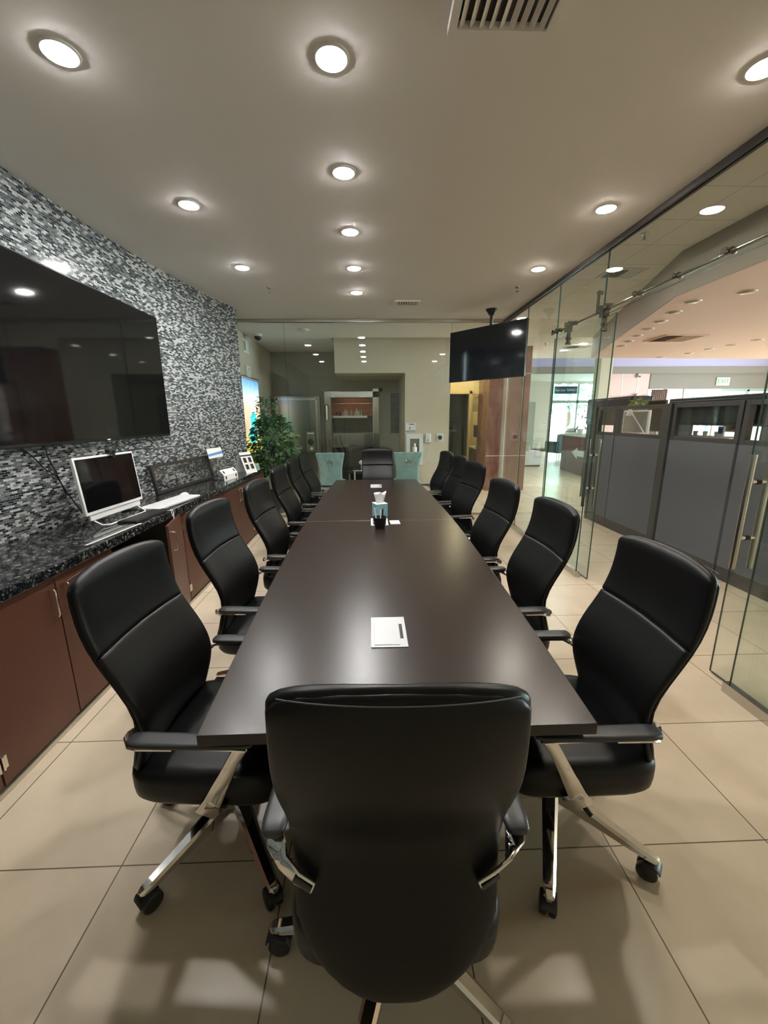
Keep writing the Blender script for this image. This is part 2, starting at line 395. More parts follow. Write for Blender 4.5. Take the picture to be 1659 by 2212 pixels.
# grey faces of the lowered ceiling
bf = MB()
pth = [(2.838, -1.7), (2.838, 4.0), (3.595, 6.252), (4.17, 7.94)]
for (a, b_) in zip(pth, pth[1:]):
    d = Vector((b_[0] - a[0], b_[1] - a[1], 0)).normalized(); nn = Vector((-d.y, d.x, 0)) * .004
    bf.loft([[(a[0], a[1], 2.68), (a[0] + nn.x, a[1] + nn.y, 2.68), (a[0] + nn.x, a[1] + nn.y, 3.05), (a[0], a[1], 3.05)], [(b_[0], b_[1], 2.68), (b_[0] + nn.x, b_[1] + nn.y, 2.68), (b_[0] + nn.x, b_[1] + nn.y, 3.05), (b_[0], b_[1], 3.05)]])
struct('trim_1', bf, 'bulkhead_paint', 'grey bulkhead face where the hall ceiling steps down', 'bulkhead', smooth=False)
struct('ceiling', MB().box(2.2, 16.5, 10.7, 16, 4.1, 4.2), 'ceiling_paint', 'high raised ceiling behind the reception desk', 'ceiling')
struct('ceiling', MB().box(2.2, 16.5, 15.95, 19.45, 3.2, 3.3), 'white_wall_paint', 'white ceiling strip in front of the far windows', 'ceiling')
struct('trim_2', MB().box(2.2, 16.5, 15.9, 15.96, 3.44, 4.1).box(2.2, 16.5, 10.68, 10.72, 3.15, 4.1), 'purple_lit_tint', 'band with purple light painted on, around the raised ceiling near the far windows', 'bulkhead')
struct('trim_3', MB().box(2.2, 16.5, 15.86, 15.95, 3.2, 3.44), 'taupe_paint', 'white lip under the purple ceiling band', 'bulkhead')
# curved mosaic wall with arc-length UV
WP = [(-2.135, -1.7), (-2.135, 0), (-2.135, 1.5), (-2.135, 3.2), (-2.134, 3.5), (-2.125, 3.8), (-2.108, 4.05), (-2.085, 4.3), (-2.055, 4.55), (-2.02, 4.8), (-1.98, 5.05), (-1.935, 5.3), (-1.885, 5.55), (-1.83, 5.8), (-1.785, 5.98), (-1.80, 6.01), (-1.86, 6.02), (-2.0, 6.03)]
def wall_x(y):
    for (a, b_) in zip(WP[:15], WP[1:15]):
        if a[1] <= y <= b_[1]: return a[0] + (b_[0] - a[0]) * (y - a[1]) / (b_[1] - a[1])
    return -1.785
me = bpy.data.meshes.new('wall_left'); vs = []; fs = []; us = []; L = 0
for i, (x, y) in enumerate(WP):
    if i: L += math.dist(WP[i - 1], WP[i])
    vs += [(x, y, 0), (x, y, CZ)]; us.append(L)
for i in range(len(WP) - 1): fs.append((2 * i, 2 * i + 2, 2 * i + 3, 2 * i + 1))
n0 = len(vs); vs += [(-2.3, -1.7, 0), (-2.3, -1.7, CZ), (-2.3, 6.03, 0), (-2.3, 6.03, CZ)]
fs.append((n0, n0 + 1, n0 + 3, n0 + 2)); fs.append((n0 + 2, n0 + 3, 2 * len(WP) - 1, 2 * len(WP) - 2))
me.from_pydata(vs, [], fs); uvl = me.uv_layers.new(name='UVMap')
for p in me.polygons:
    for li in p.loop_indices:
        vi = me.loops[li].vertex_index
        uvl.data[li].uv = (us[vi // 2] if vi // 2 < len(us) else 0, vs[vi][2])
me.materials.append(M['mosaic_tile']); me.shade_smooth(); me.set_sharp_from_angle(angle=R(35))
wl = bpy.data.objects.new('wall_left', me); COL.objects.link(wl); tag(wl, 'gently curving wall of silver and black glass mosaic tile', 'wall', kind='structure')
struct('wall_back', MB().box(-2.8, 2.2, -1.8, -1.7, 0, CZ), 'beige_paint', 'beige wall at the near end of the meeting room', 'wall')
struct('wall_rear', MB().box(2.2, 16.5, -1.8, -1.7, 0, CZ), 'beige_paint', 'beige wall closing the near end of the hall', 'wall')
# back lobby
struct('wall_lobby_left', MB().box(-2.3, -2.19, 6.04, 9.7, 0, CZ), 'beige_paint', 'taupe lobby side wall behind the potted plant', 'wall')
struct('wall_lobby_rear', MB().box(-2.19, -.88, 9.6, 9.7, 0, CZ).box(.06, 1.0, 9.6, 9.7, 0, CZ).box(-.88, .06, 9.6, 9.7, 2.05, CZ), 'olive_grey_paint', 'olive-grey wall around the steel vault opening', 'wall')
struct('wall_lobby_beige', MB().box(.67, 1.53, 8.0, 9.7, 0, CZ).box(-.65, .67, 8.0, 9.6, 2.43, CZ), 'beige_paint', 'beige wall block with dropped soffit behind the back glass', 'wall')
struct('wall_corridor', MB().box(1.53, 2.09, 11, 11.1, 0, CZ).box(2.62, 3.6, 11, 11.1, 0, CZ).box(2.09, 2.62, 11, 11.1, 2.21, CZ).box(1.42, 1.53, 9.7, 11, 0, CZ), 'yellow_cream_paint', 'warm cream corridor wall with a doorway', 'wall')
struct('wall_corridor_right', MB().box(2.96, 3.06, 9.76, 10.99, 0, CZ), 'yellow_cream_paint', 'cream corridor wall behind the coffee counter', 'wall')
struct('trim_4', MB().box(2.02, 2.09, 10.97, 11.0, 0, 2.28).box(2.62, 2.69, 10.97, 11.0, 0, 2.28).box(2.02, 2.69, 10.97, 11.0, 2.21, 2.28), 'yellow_cream_paint', 'cream casing around the corridor doorway', 'door casing')
struct('wall_far_office', MB().box(1.5, 3.6, 13.6, 13.7, 0, CZ).box(1.5, 1.6, 11.1, 13.6, 0, CZ).box(3.0, 3.1, 11.1, 13.6, 0, CZ).box(1.5, 3.1, 11.1, 13.7, CZ - .4, CZ - .35), 'grey_paint', 'grey office wall seen through the corridor doorway', 'wall')
struct('wall_column', MB().box(2.54, 3.42, 8.9, 9.75, 0, CZ), 'red_granite', 'polished red granite pillar beyond the glass corner', 'pillar')
struct('trim_5', MB().box(2.535, 3.425, 8.893, 8.901, .772, .782).box(2.915, 2.925, 8.893, 8.901, 0, CZ).box(3.26, 3.268, 8.893, 8.901, 0, CZ).box(2.925, 3.425, 8.893, 8.901, 2.50, 2.508), 'white_trim_paint', 'pale joints between the red granite slabs', 'joint')
# far hall
struct('wall_far', MB().box(3.0, 7.3, 19.35, 19.45, 0, 3.2).box(7.75, 8.5, 19.35, 19.45, 0, 3.2).box(7.3, 7.75, 19.35, 19.45, 2.3, 3.2), 'white_wall_paint', 'pale wall left of the far shop windows', 'wall')
struct('door_3', MB().box(7.3, 7.75, 19.36, 19.4, 0, 2.3), 'mullion', 'pale blue door in the far white wall', 'door')
struct('baseboard_far', MB().box(3.0, 7.3, 19.3, 19.35, 0, .14).box(7.75, 8.5, 19.3, 19.35, 0, .14), 'dark_wood', 'dark baseboard under the far pale wall', 'baseboard')
struct('wall_hall_left', MB().box(3.3, 3.42, 9.75, 19.35, 0, 4.1), 'white_wall_paint', 'pale hall wall behind the granite pillar', 'wall')
struct('wall_hall_right', MB().box(16.4, 16.5, -1.7, 19.4, 0, .5).box(16.4, 16.5, -1.7, 19.4, 2.6, 4.1).box(16.4, 16.5, 12.2, 19.4, .5, 2.6).box(16.4, 16.5, -1.7, 0, .5, 2.6), 'beige_paint', 'unseen beige side wall of the hall with an added daylight opening', 'wall')  # wide opening added to let more daylight into the hall
struct('wall_pillar', MB().box(6.62, 6.97, 12.0, 12.35, 0, 4.1), 'beige_paint', 'beige square pillar behind the far cubicle', 'pillar')
struct('wall_pink', MB().box(9.0, 10.8, 16.0, 16.15, 0, 3.2), 'pink_panel', 'pink panelled wall beyond the cubicles', 'wall')
struct('trim_6', MB().box(9.7, 9.72, 15.99, 16.0, 0, 3.2).box(10.3, 10.32, 15.99, 16.0, 0, 3.2).box(9.0, 10.8, 15.98, 16.0, 2.2, 2.26), 'white_trim_paint', 'pale strips dividing the pink wall panels', 'strip')
struct('wall_beam', MB().box(11.1, 16.5, 15.97, 16.15, 2.64, 3.2).box(10.8, 11.1, 15.97, 16.15, 2.64, 3.2), 'taupe_paint', 'taupe header beam carrying the exit sign', 'beam')
struct('wall_white_post', MB().box(11.5, 12.2, 15.99, 16.15, 0, 2.64), 'white_wall_paint', 'white wall post beside the bright windows', 'wall post')

# ---------------------------------------------------------------- glass walls
def pane(name, x0, x1, y0, y1, z0, z1, label, cat='glass panel', parent=None):
    mb = MB().box(x0, x1, y0, y1, z0, z1)
    dx, dy = abs(x1 - x0), abs(y1 - y0)
    # face order: bottom, top, y0, y1, x0, x1 ; big faces get clear glass, narrow ones the green edge
    mb.mi = [1, 1, 0, 0, 1, 1] if dx > dy else [1, 1, 1, 1, 0, 0]
    o = mb.build(name, ['clear_glass', 'glass_edge'], parent, smooth=False)
    if not parent: tag(o, label, cat, kind='structure')
    return o
hx = [-2.15, -1.28, -.413, 1.267, 2.085]
nm = ['left', 'second', 'wide middle', 'right']
for i in range(4):
    pane('window_%d' % (i + 1), hx[i] + .003, hx[i + 1] - .003, GY, GY + .012, .03, 3.01, ['clear back glass pane beside the mosaic wall and plant', 'clear back glass pane in front of the steel vault door', 'wide clear back glass pane behind the head chair', 'clear back glass pane behind the ceiling-hung television'][i])
struct('trim_7', MB().box(-2.19, GX + .03, GY - .02, GY + .035, 3.01, CZ), 'satin_steel', 'slim metal head channel of the back glass wall', 'channel')
struct('trim_8', MB().box(-2.19, GX, GY - .012, GY + .024, 0, .03), 'satin_steel', 'low metal floor channel of the back glass wall', 'channel')
# right side glass
for i, (a, b_) in enumerate(((5.69, 6.58), (4.775, 5.685), (3.855, 4.77))):
    pane('window_%d' % (5 + i), GX - .006, GX + .006, a, b_, .06, 3.01, ['clear side glass pane next to the room corner', 'clear side glass pane below the end of the rail', 'clear side glass pane beside the open doorway'][i])
pane('window_8', GX - .006, GX + .006, 2.03, 3.85, 2.48, 3.01, 'clear transom glass above the open doorway')
pane('window_9', GX - .006, GX + .006, -.1, 2.025, .06, 3.01, 'clear fixed side glass on the near side of the doorway')
pane('window_10', GX - .006, GX + .006, -1.7, -.105, .06, 3.01, 'clear fixed side glass nearest the camera')
struct('trim_9', MB().box(GX - .03, GX + .03, -1.7, GY, 3.01, CZ), 'frame_dark', 'dark head channel along the side glass wall', 'channel')
struct('trim_10', MB().box(GX - .022, GX + .022, 3.83, GY, 0, .062).box(GX - .022, GX + .022, -1.7, 2.05, 0, .062), 'satin_steel', 'brushed floor channels of the side glass wall', 'channel')
DX = GX + .06
def slide(name, y0, y1, label, hy, first):
    d = thing(name, label, 'sliding door', (DX, (y0 + y1) / 2, 0), kind='structure')
    h = (y1 - y0) / 2
    pane('glass_pane', -.006, .006, -h, h, .012, 2.48, '', parent=d)
    hb = MB()
    for sx in (-.052, .052): hb.cyl((sx, hy - d.location.y, .73), (sx, hy - d.location.y, 1.39), .0165, n=16)
    hd = hb.build('pull_handle', 'satin_steel', d)
    for z in (.915, 1.24):
        MB().cyl((-.05, hy - d.location.y, z), (.05, hy - d.location.y, z), .011).build('standoff', 'chrome', hd)
        MB().cyl((-.012, hy - d.location.y, z), (.012, hy - d.location.y, z), .015).build('gasket', 'black_plastic', hd)
    return d
d1 = slide('door_1', 3.745, 4.95, 'parked frameless sliding glass door with long bar handle', 3.88, True)
d2 = slide('door_2', 1.03, 2.23, 'nearer frameless sliding glass door with long bar handle', 2.165, False)
for d, ys in ((d1, (3.91, 4.59)), (d2, (1.3, 1.95))):
    for y in ys:
        hm = MB().box(-.022, -.006, y - d.location.y - .03, y - d.location.y + .03, 2.36, 2.52)
        hm.box(-.05, .006, y - d.location.y - .035, y - d.location.y + .035, 2.48, 2.565)
        for z in (2.37, 2.42): hm.cyl((-.04, y - d.location.y, z), (.012, y - d.location.y, z), .014, n=14)
        for s in (-.035, .035): hm.cyl((-.045, y - d.location.y + s, 2.565), (.02, y - d.location.y + s, 2.565), .024, n=16)
        hm.build('hanger', 'rail_steel', d)
rail = thing('door_rail', 'polished steel sliding door rail across the side glass', 'rail', (GX + .04, 3.0, 2.538))
MB().cyl((0, -2.2, 0), (0, 2.0, 0), .0125, n=16).build('rod', 'rail_steel', rail)
for y in (4.86, 4.77, 4.42, 3.83, 3.41, 3.0, 2.58, 2.15, 1.7):
    f = MB().cyl((-.045, y - 3, 0), (.012, y - 3, 0), .011, n=14).cyl((-.06, y - 3, 0), (-.045, y - 3, 0), .02, n=16).cyl((-.018, y - 3 - .016, 0), (-.018, y - 3 + .016, 0), .021, n=16)
    f.sphere((0, y - 3, 0), (.022, .022, .022), 12)
    f.build('standoff', 'rail_steel', rail)
st = MB().box(-.02, -.012, .99, 1.03, -.02, .19).cyl((-.03, 1.01, .17), (.02, 1.01, .17), .016)
st.build('end_stop', 'rail_steel', rail)

# ---------------------------------------------------------------- ceiling lights
def lights(spots, z, r, lens, label_f, grp, cat='ceiling light'):
    proto = None
    for i, (x, y) in enumerate(spots):
        if proto is None:
            proto = t = thing('ceiling_light', '', cat, (x, y, z))
            MB().lathe([(r + .012, 0), (r + .011, -.004), (r + .002, -.008), (r, -.002), (r, 0)], n=40).build('trim_ring', 'white_trim_paint', t)
            MB().lathe([(r, -.001), (r * .985, -.006), (r * .85, -.011), (r * .5, -.014), (.001, -.015)], n=40).build('lens', lens, t)
        else:
            t = copy_tree(proto); t.location = (x, y, z)
        tag(t, label_f(i), cat, grp)
MY = [2.054 + .798 * k for k in range(5)]
SY = [2.054 + 1.197 * k for k in range(3)]
order = ['nearest', 'second', 'third', 'fourth', 'farthest']
lights([(-.139, y) for y in MY], CZ, .062, 'lamp_lens', lambda i: ('lit round ceiling light, %s in the row over the table' % order[i]) if i < 5 else 'lit round ceiling light above the near end, behind the camera', 'ceiling lights over the table')
lights([(-1.233, y) for y in SY], CZ, .062, 'lamp_lens', lambda i: ('lit round ceiling light, %s along the mosaic wall' % ['nearest', 'middle', 'farthest'][i]) if i < 3 else 'lit round ceiling light above the cabinets, behind the camera', 'ceiling lights by the mosaic wall')
lights([(1.706, y) for y in SY], CZ, .062, 'lamp_lens_soft', lambda i: ('lit round ceiling light, %s along the side glass' % ['nearest', 'middle', 'farthest'][i]) if i < 3 else 'lit round ceiling light above the side aisle, behind the camera', 'ceiling lights by the side glass')
lights([(2.30, 6.5)], CZ, .07, 'lamp_lens', lambda i: 'lit round hall light just outside the glass corner', None)
lights([(4.34, 8.626), (4.317, 9.424)], CZ, .08, 'lamp_lens', lambda i: ['lit round light before the purple band, nearer of two', 'lit round light before the purple band, farther of two'][i], 'lights before the raised ceiling')
lights([(2.2, 10.2)], CZ, .07, 'lamp_lens_warm', lambda i: 'warm round ceiling light in the cream corridor', None)
lights([(3.388, 3.859), (3.135, 4.169), (3.252, 4.571), (3.402, 4.992), (3.526, 5.392), (3.678, 5.833), (3.809, 6.243), (3.952, 6.634), (5.671, 6.145), (5.657, 6.565), (5.627, 6.955), (5.626, 7.394), (5.421, 7.831)], 2.68, .06, 'lamp_lens_off', lambda i: 'unlit recessed light set in the peach ceiling', 'unlit lights in the peach ceiling')
def sprinkler(x, y, z, label):
    t = thing('fire_sprinkler', label, 'sprinkler', (x, y, z), group='fire sprinklers')
    MB().lathe([(.03, 0), (.026, -.008), (.012, -.012), (.001, -.012)], n=20).build('escutcheon', 'satin_steel', t)
    MB().cyl((0, 0, -.01), (0, 0, -.045), .006, n=10).lathe([(.001, -.045), (.02, -.045), (.02, -.048), (.001, -.05)], n=14).build('deflector', 'satin_steel', t)
sprinkler(-1.133, 5.091, CZ, 'small ceiling sprinkler near the farthest mosaic-side light')
sprinkler(1.704, 5.031, CZ, 'small ceiling sprinkler near the hung television')
sprinkler(2.26, 3.653, CZ, 'small sprinkler outside the side glass between hall lights')
sprinkler(-.679, 8.067, CZ, 'small sprinkler behind the back glass')
sprinkler(3.568, 8.621, CZ, 'small sprinkler in the hall beyond the granite pillar')
def vent(name, x, y, z, wx, wy, nsl, label, frame='ceiling_paint', ang=.6, drop=.012, dark='vent_shadow'):
    t = thing(name, label, 'air vent', (x, y, z))
    f = MB(); b_ = .03
    for a in ((-wx / 2, -wx / 2 + b_, -wy / 2, wy / 2), (wx / 2 - b_, wx / 2, -wy / 2, wy / 2), (-wx / 2 + b_, wx / 2 - b_, -wy / 2, -wy / 2 + b_), (-wx / 2 + b_, wx / 2 - b_, wy / 2 - b_, wy / 2)): f.box(*a, -drop, 0)
    f.build('frame', frame, t, smooth=False)
    MB().box(-wx / 2 + b_, wx / 2 - b_, -wy / 2 + b_, wy / 2 - b_, -.002, 0).build('duct_opening', dark, t, smooth=False)
    for k in range(nsl):
        xx = -wx / 2 + b_ + (wx - 2 * b_) * (k + .5) / nsl
        sgn = 1 if k < nsl / 2 else -1
        MB().obox((xx, 0, -drop * .6), (.011, wy / 2 - b_, .0012), ((math.cos(ang), 0, sgn * math.sin(ang)), (0, 1, 0), (-sgn * math.sin(ang), 0, math.cos(ang)))).build('slat', frame, t, smooth=False)
    return t
vent('ceiling_vent', .515, 1.74, CZ, .40, .34, 9, 'large white louvred ceiling vent at the top edge', drop=.03)
vent('ceiling_vent', .50, 5.68, CZ, .33, .22, 9, 'small white louvred ceiling vent above the head chair')
vent('ceiling_vent', 2.62, 4.56, CZ, .38, .30, 7, 'square white air vent beside the lit hall light', frame='white_trim_paint')
vent('ceiling_vent', 4.33, 6.0, 2.68, .6, .5, 10, 'square air vent in the peach ceiling', frame='warm_lit_peach')
vent('ceiling_vent', 4.41, 8.97, CZ, .5, .4, 9, 'pale air vent beyond the bulkhead corner', frame='white_trim_paint')
# ---------------------------------------------------------------- conference table
def half_w(y):
    t = (y - 3.38) / 2.40
    return .637 - .068 * abs(t) ** 1.8
TCX = .072
tbl = thing('conference_table', 'long boat-shaped dark brown conference table with a centre seam', 'table', (TCX, 3.38, 0))
def top_half(y0, y1):
    n = 14; ys = [y0 + (y1 - y0) * k / n for k in range(n + 1)]
    poly = [(-half_w(y), y - 3.38) for y in ys] + [(half_w(y), y - 3.38) for y in reversed(ys)]
    m = MB().prism(poly, .706, .742)
    m.mi = [1] * (len(m.f) - 1) + [0]
    return m
top_half(.972, 3.3785).build('tabletop', ['table_laminate', 'table_edge'], tbl, smooth=False, bevel=.0025)
top_half(3.3815, 5.775).build('tabletop', ['table_laminate', 'table_edge'], tbl, smooth=False, bevel=.0025)
MB().box(-.63, .63, -.0015, .0015, .72, .7415).build('seam_strip', 'seam_grey', tbl, smooth=False)
for y in (-1.55, 0, 1.55):
    MB().box(-.28, .28, y - .03, y + .03, .0, .706).box(-.36, .36, y - .11, y + .11, 0, .03).build('pedestal', 'table_edge', tbl, smooth=False, bevel=.004)
MB().box(-.02, .02, -1.5, 1.5, .3, .6).build('modesty_panel', 'table_edge', tbl, smooth=False)
def module(x, y, label, opened=False):
    t = thing('power_module', label, 'power outlet', (x, y, .742), R(0))
    MB().box(-.072, .072, -.12, .12, 0, .003).build('bezel', 'module_silver', t, smooth=False, bevel=.001)
    if opened:
        MB().box(-.055, .055, -.10, .10, .003, .0042).build('socket_well', 'black_plastic', t, smooth=False)
        MB().box(-.03, -.005, -.09, -.07, .004, .012).box(-.05, -.035, -.06, .02, .004, .014).build('plug', 'white_plastic', t, smooth=False, bevel=.002)
    else:
        MB().box(-.058, .042, -.106, .106, .003, .0052).build('lid', 'module_silver', t, smooth=False, bevel=.001)
        MB().box(.045, .058, -.06, .055, .0028, .0042).build('finger_slot', 'black_plastic', t, smooth=False)
    return t
module(.063, 1.513, 'closed silver cable box flush in the near table end')
module(.066, 3.33, 'open silver cable box under the black pencil cup', True)
module(.064, 5.20, 'closed silver cable box flush in the far table end')
tb = thing('tissue_box', 'teal tissue box with a white tissue sticking out', 'tissue box', (.075, 3.53, .742), R(20))
MB().box(-.054, .054, -.054, .054, 0, .122).build('carton', 'tissue_teal', tb, smooth=False, bevel=.0015)
MB().box(-.0545, .0545, -.0545, .0545, .1215, .1235).build('carton_top', 'tissue_white', tb, smooth=False)
tm = MB(); rings = []
for k in range(7):
    f = k / 6; rr = []
    for i in range(28):
        a = 2 * math.pi * i / 28; r = (.030 + .016 * f) * (1 + (.10 + .22 * f) * math.sin(5 * a + 1) + .1 * f * math.sin(9 * a))
        zz = .122 + .085 * f + (.012 * math.sin(3 * a + .6) + .008 * math.sin(7 * a)) * f
        rr.append((r * math.cos(a) * 1.05, r * math.sin(a) * .5, zz))
    rings.append(rr)
tm.loft(rings); tm.build('tissue', 'tissue_white', tb)
cup = thing('pencil_cup', 'black tapered pencil cup by the table seam', 'pencil cup', (.066, 3.135, .742))
MB().lathe([(.001, 0), (.036, 0), (.040, .01), (.055, .088), (.056, .092), (.052, .092), (.037, .012), (.001, .010)], n=28).build('cup_body', 'black_plastic', cup)
def pen(name, x, y, tx, ty, h, m, r, label):
    o = MB().tube([(0, 0, 0), (tx * .5, ty * .5, h * .5), (tx * .93, ty * .93, h * .93), (tx, ty, h)], [r, r, r, r * .6], 10).build(name, m, loc=(x, y, .755)); tag(o, label, 'pen', 'pens in the pencil cup')
pen('marker', .045, 3.13, -.022, .0, .155, 'white_plastic', .0075, 'white marker leaning left in the pencil cup')
pen('pen', .07, 3.15, .004, .01, .135, 'module_silver', .006, 'silver pen in the middle of the pencil cup')
pen('pen', .085, 3.12, .004, -.004, .15, 'black_plastic', .006, 'black pen at the right of the pencil cup')
tag(MB().box(-.04, .04, -.058, .058, 0, .003).build('note_card', 'white_paper', loc=(.196, 3.305, .742), rot=(0, 0, R(3)), smooth=False), 'small white note card lying beside the pencil cup', 'card')

# ---------------------------------------------------------------- office chairs
PROF = [(.32, -.264), (.40, -.264), (.47, -.251), (.56, -.223), (.65, -.203), (.72, -.214), (.80, -.254), (.88, -.302), (.95, -.330), (1.02, -.344), (1.08, -.349), (1.155, -.350)]
def pr(z):
    if z <= PROF[0][0]: return PROF[0][1]
    for (a, b_) in zip(PROF, PROF[1:]):
        if z <= b_[0]:
            t = (z - a[0]) / (b_[0] - a[0]); return a[1] + (b_[1] - a[1]) * t
    return PROF[-1][1]
def prs(z): return sum(pr(z + d) for d in (-.05, -.03, -.015, 0, .015, .03, .05)) / 7
def pad(z0, z1, hw, th, off, rnd_t, rnd_b, bow, puff=0., et=.05, eb=.05):
    # closed upholstered pad following the back profile; hw(z) half width
    rings = []; N = 36; K = 26
    for k in range(K + 1):
        f = .5 - .5 * math.cos(math.pi * k / K)
        z = z0 + (z1 - z0) * f
        s = 1.0
        dt = (z1 - z) / rnd_t if rnd_t else 9; db = (z - z0) / rnd_b if rnd_b else 9
        d = min(dt, db, 1); px_ = 2.4 if dt < db else 1.9; s = (1 - (1 - d) ** px_) ** (1 / px_) if d < 1 else 1
        e = min((z1 - z) / et, (z - z0) / eb, 1); te = (1 - (1 - e) ** 2.2) ** .5 if e < 1 else 1
        W = hw(z) * max(s, .05); T = th / 2 * max(te, .04) * (1 + puff * (te - .5))
        sl = (prs(z + .01) - prs(z - .01)) / .02
        ny, nz = 1 / math.hypot(1, sl), -sl / math.hypot(1, sl)
        rr = []
        for i in range(N):
            a = 2 * math.pi * i / N
            x = W * sgn_pow(math.cos(a), .42); n_ = T * sgn_pow(math.sin(a), .8)
            yc = prs(z) + off + bow * (x / .22) ** 2
            rr.append((x, yc + n_ * ny, z + n_ * nz))
        rings.append(rr)
    return MB().loft(rings)
def hw_shell(z):
    pts = [(.33, .218), (.5, .230), (.65, .238), (.8, .240), (.95, .237), (1.05, .234), (1.16, .230)]
    for a, b_ in zip(pts, pts[1:]):
        if z <= b_[0]: return a[1] + (b_[1] - a[1]) * max(0, (z - a[0]) / (b_[0] - a[0]))
    return pts[-1][1]
def make_chair():
    t = thing('office_chair', '', 'chair')
    pad(.318, 1.150, hw_shell, .034, 0, .050, .225, .022).build('backrest', 'leather', t, ang=80)
    pad(.43, .900, lambda z: hw_shell(z) + .002, .046, .014, .003, .06, .022, .1, .012, .05).build('back_cushion', 'leather', t, ang=80)
    pad(.893, 1.157, lambda z: hw_shell(z) + .003, .052, .0135, .048, .003, .022, .1, .055, .014).build('headrest', 'leather', t, ang=80)
    # seam line stitched across the rear of the shell
    def seam_y(x):
        c = (abs(x) / .231) ** (1 / .42); return prs(1.136) + .022 * (x / .22) ** 2 - .017 * .75 * max(0, 1 - c * c) ** .4 - .0006
    sm = MB().tube([(x, seam_y(x), 1.136) for x in [(-.208 + .416 * k / 24) for k in range(25)]], .0013, 6)
    sm.build('seam_stitching', 'stitching', t)
    rings = []
    for z, s in ((.362, .84), (.372, .95), (.39, .99), (.42, 1.0), (.455, 1.0), (.478, .985), (.490, .94), (.497, .80), (.499, .5), (.500, .04)):
        rr = []
        for i in range(40):
            a = 2 * math.pi * i / 40
            x = .256 * s * sgn_pow(math.cos(a), .36); y = .0 + .262 * s * sgn_pow(math.sin(a), .36)
            rr.append((x, y, z - (.035 * max(0, (y - .14) / .12) ** 2 if z > .42 else .012 * max(0, (y - .14) / .12) ** 2)))
        rings.append(rr)
    MB().loft(rings).build('seat', 'leather', t, ang=80)
    MB().box(-.08, .08, -.12, .10, .345, .378).box(-.03, .03, -.23, -.10, .35, .37).build('tilt_mechanism', 'black_plastic', t, smooth=False, bevel=.006)
    MB().cyl((0, 0, .12), (0, 0, .24), .027).cyl((0, 0, .24), (0, 0, .35), .019).build('gas_column', 'black_plastic', t)
    MB().lathe([(.001, .095), (.04, .095), (.046, .11), (.046, .165), (.036, .182), (.028, .184), (.001, .184)], n=28).build('base_hub', 'chrome', t)
    MB().tube([(-.06, .03, .355), (-.19, .02, .345), (-.235, .01, .335), (-.265, -.01, .318)], [.005, .005, .009, .008], 8).build('tilt_lever', 'black_plastic', t)
    for s in (-1, 1):
        X = .288 * s
        fr = MB()
        side = [(1, 0, 0)] * 40
        p = [(s * .10, .02, .366), (s * .20, .025, .366), (s * .255, .045, .376), (s * .278, .07, .41), (X, .115, .52), (X, .150, .61), (X, .162, .640), (X, .154, .655), (X, .13, .660), (X, .05, .660)]
        fr.strip(p[:4], [.07, .07, .068, .064], .011, (0, 1, 0))
        fr.strip([(s * .265, .02, .362), (s * .276, .055, .42), (X - s * .006, .105, .52), (X, .145, .60), (X, .170, .640), (X, .176, .648)], [.064, .055, .044, .038, .042, .046], .013, (0, 1, 0))
        fr.strip([(X, .19, .643), (X, .10, .646), (X, .05, .646)], [.036, .036, .036], .008, (1, 0, 0))
        q = [(X, -.03, .645), (X, -.135, .643), (X - s * .008, -.165, .635), (X - s * .032, -.20, .622), (X - s * .068, -.222, .606), (X - s * .105, -.232, .592)]
        fr.strip(q, [.046, .046, .044, .04, .036, .03], .010, [(1, 0, 0), (1, 0, 0), (.9, .1, .3), (.5, 0, .9), (.3, 0, 1), (.3, 0, 1)])
        a = fr.build('armrest', 'chrome', t, ang=50)
        rings = []
        for y, wx, hz in ((-.172, .016, .006), (-.164, .026, .011), (-.13, .031, .0105), (0, .030, .0105), (.14, .026, .0105), (.19, .023, .010), (.21, .012, .006)):
            rings.append([(X + wx * sgn_pow(math.cos(2 * math.pi * i / 16), .6), y, .658 + hz * sgn_pow(math.sin(2 * math.pi * i / 16), .7)) for i in range(16)])
        MB().loft(rings).build('arm_pad', 'arm_leather', a, ang=60)
        MB().strip([(X - s * .060, -.226, .6105), (X - s * .10, -.239, .5935)], [.02, .018], .004, (.3, 0, 1)).build('bracket_inlay', 'black_plastic', a)
    for k in range(5):
        lg = MB()
        rings = []
        for y, wx, zt, zb in ((.025, .030, .190, .120), (.10, .028, .168, .112), (.22, .0235, .134, .094), (.335, .020, .106, .078), (.368, .017, .099, .076), (.378, .009, .092, .080)):
            rings.append([(-wx * .8, y, zb), (wx * .8, y, zb), (wx, y, zb + .006), (wx, y, zt - .008), (wx * .6, y, zt), (-wx * .6, y, zt), (-wx, y, zt - .008), (-wx, y, zb + .006)])
        leg = lg.loft(rings).build('leg', 'chrome', t, ang=30)
        c = MB()
        for s in (-1, 1):
            c.lathe([(.001, 0), (.027, 0), (.033, .004), (.034, .012), (.033, .02), (.027, .024), (.001, .024)], n=22)
            for i in range(len(c.v) - 7 * 22, len(c.v)):
                vx, vy, vz = c.v[i]; c.v[i] = (s * (vz + .003), .362 + vx - .014, .034 + vy)
        c.cyl((0, .362, .05), (0, .362, .086), .0065, n=10)
        c.strip([(0, .386, .052), (0, .380, .064), (0, .362, .0715), (0, .334, .069)], .052, .006, (1, 0, 0))
        c.build('caster', 'black_plastic', leg, ang=40)
    return t
BASE = {}
chair0 = make_chair()
first = True
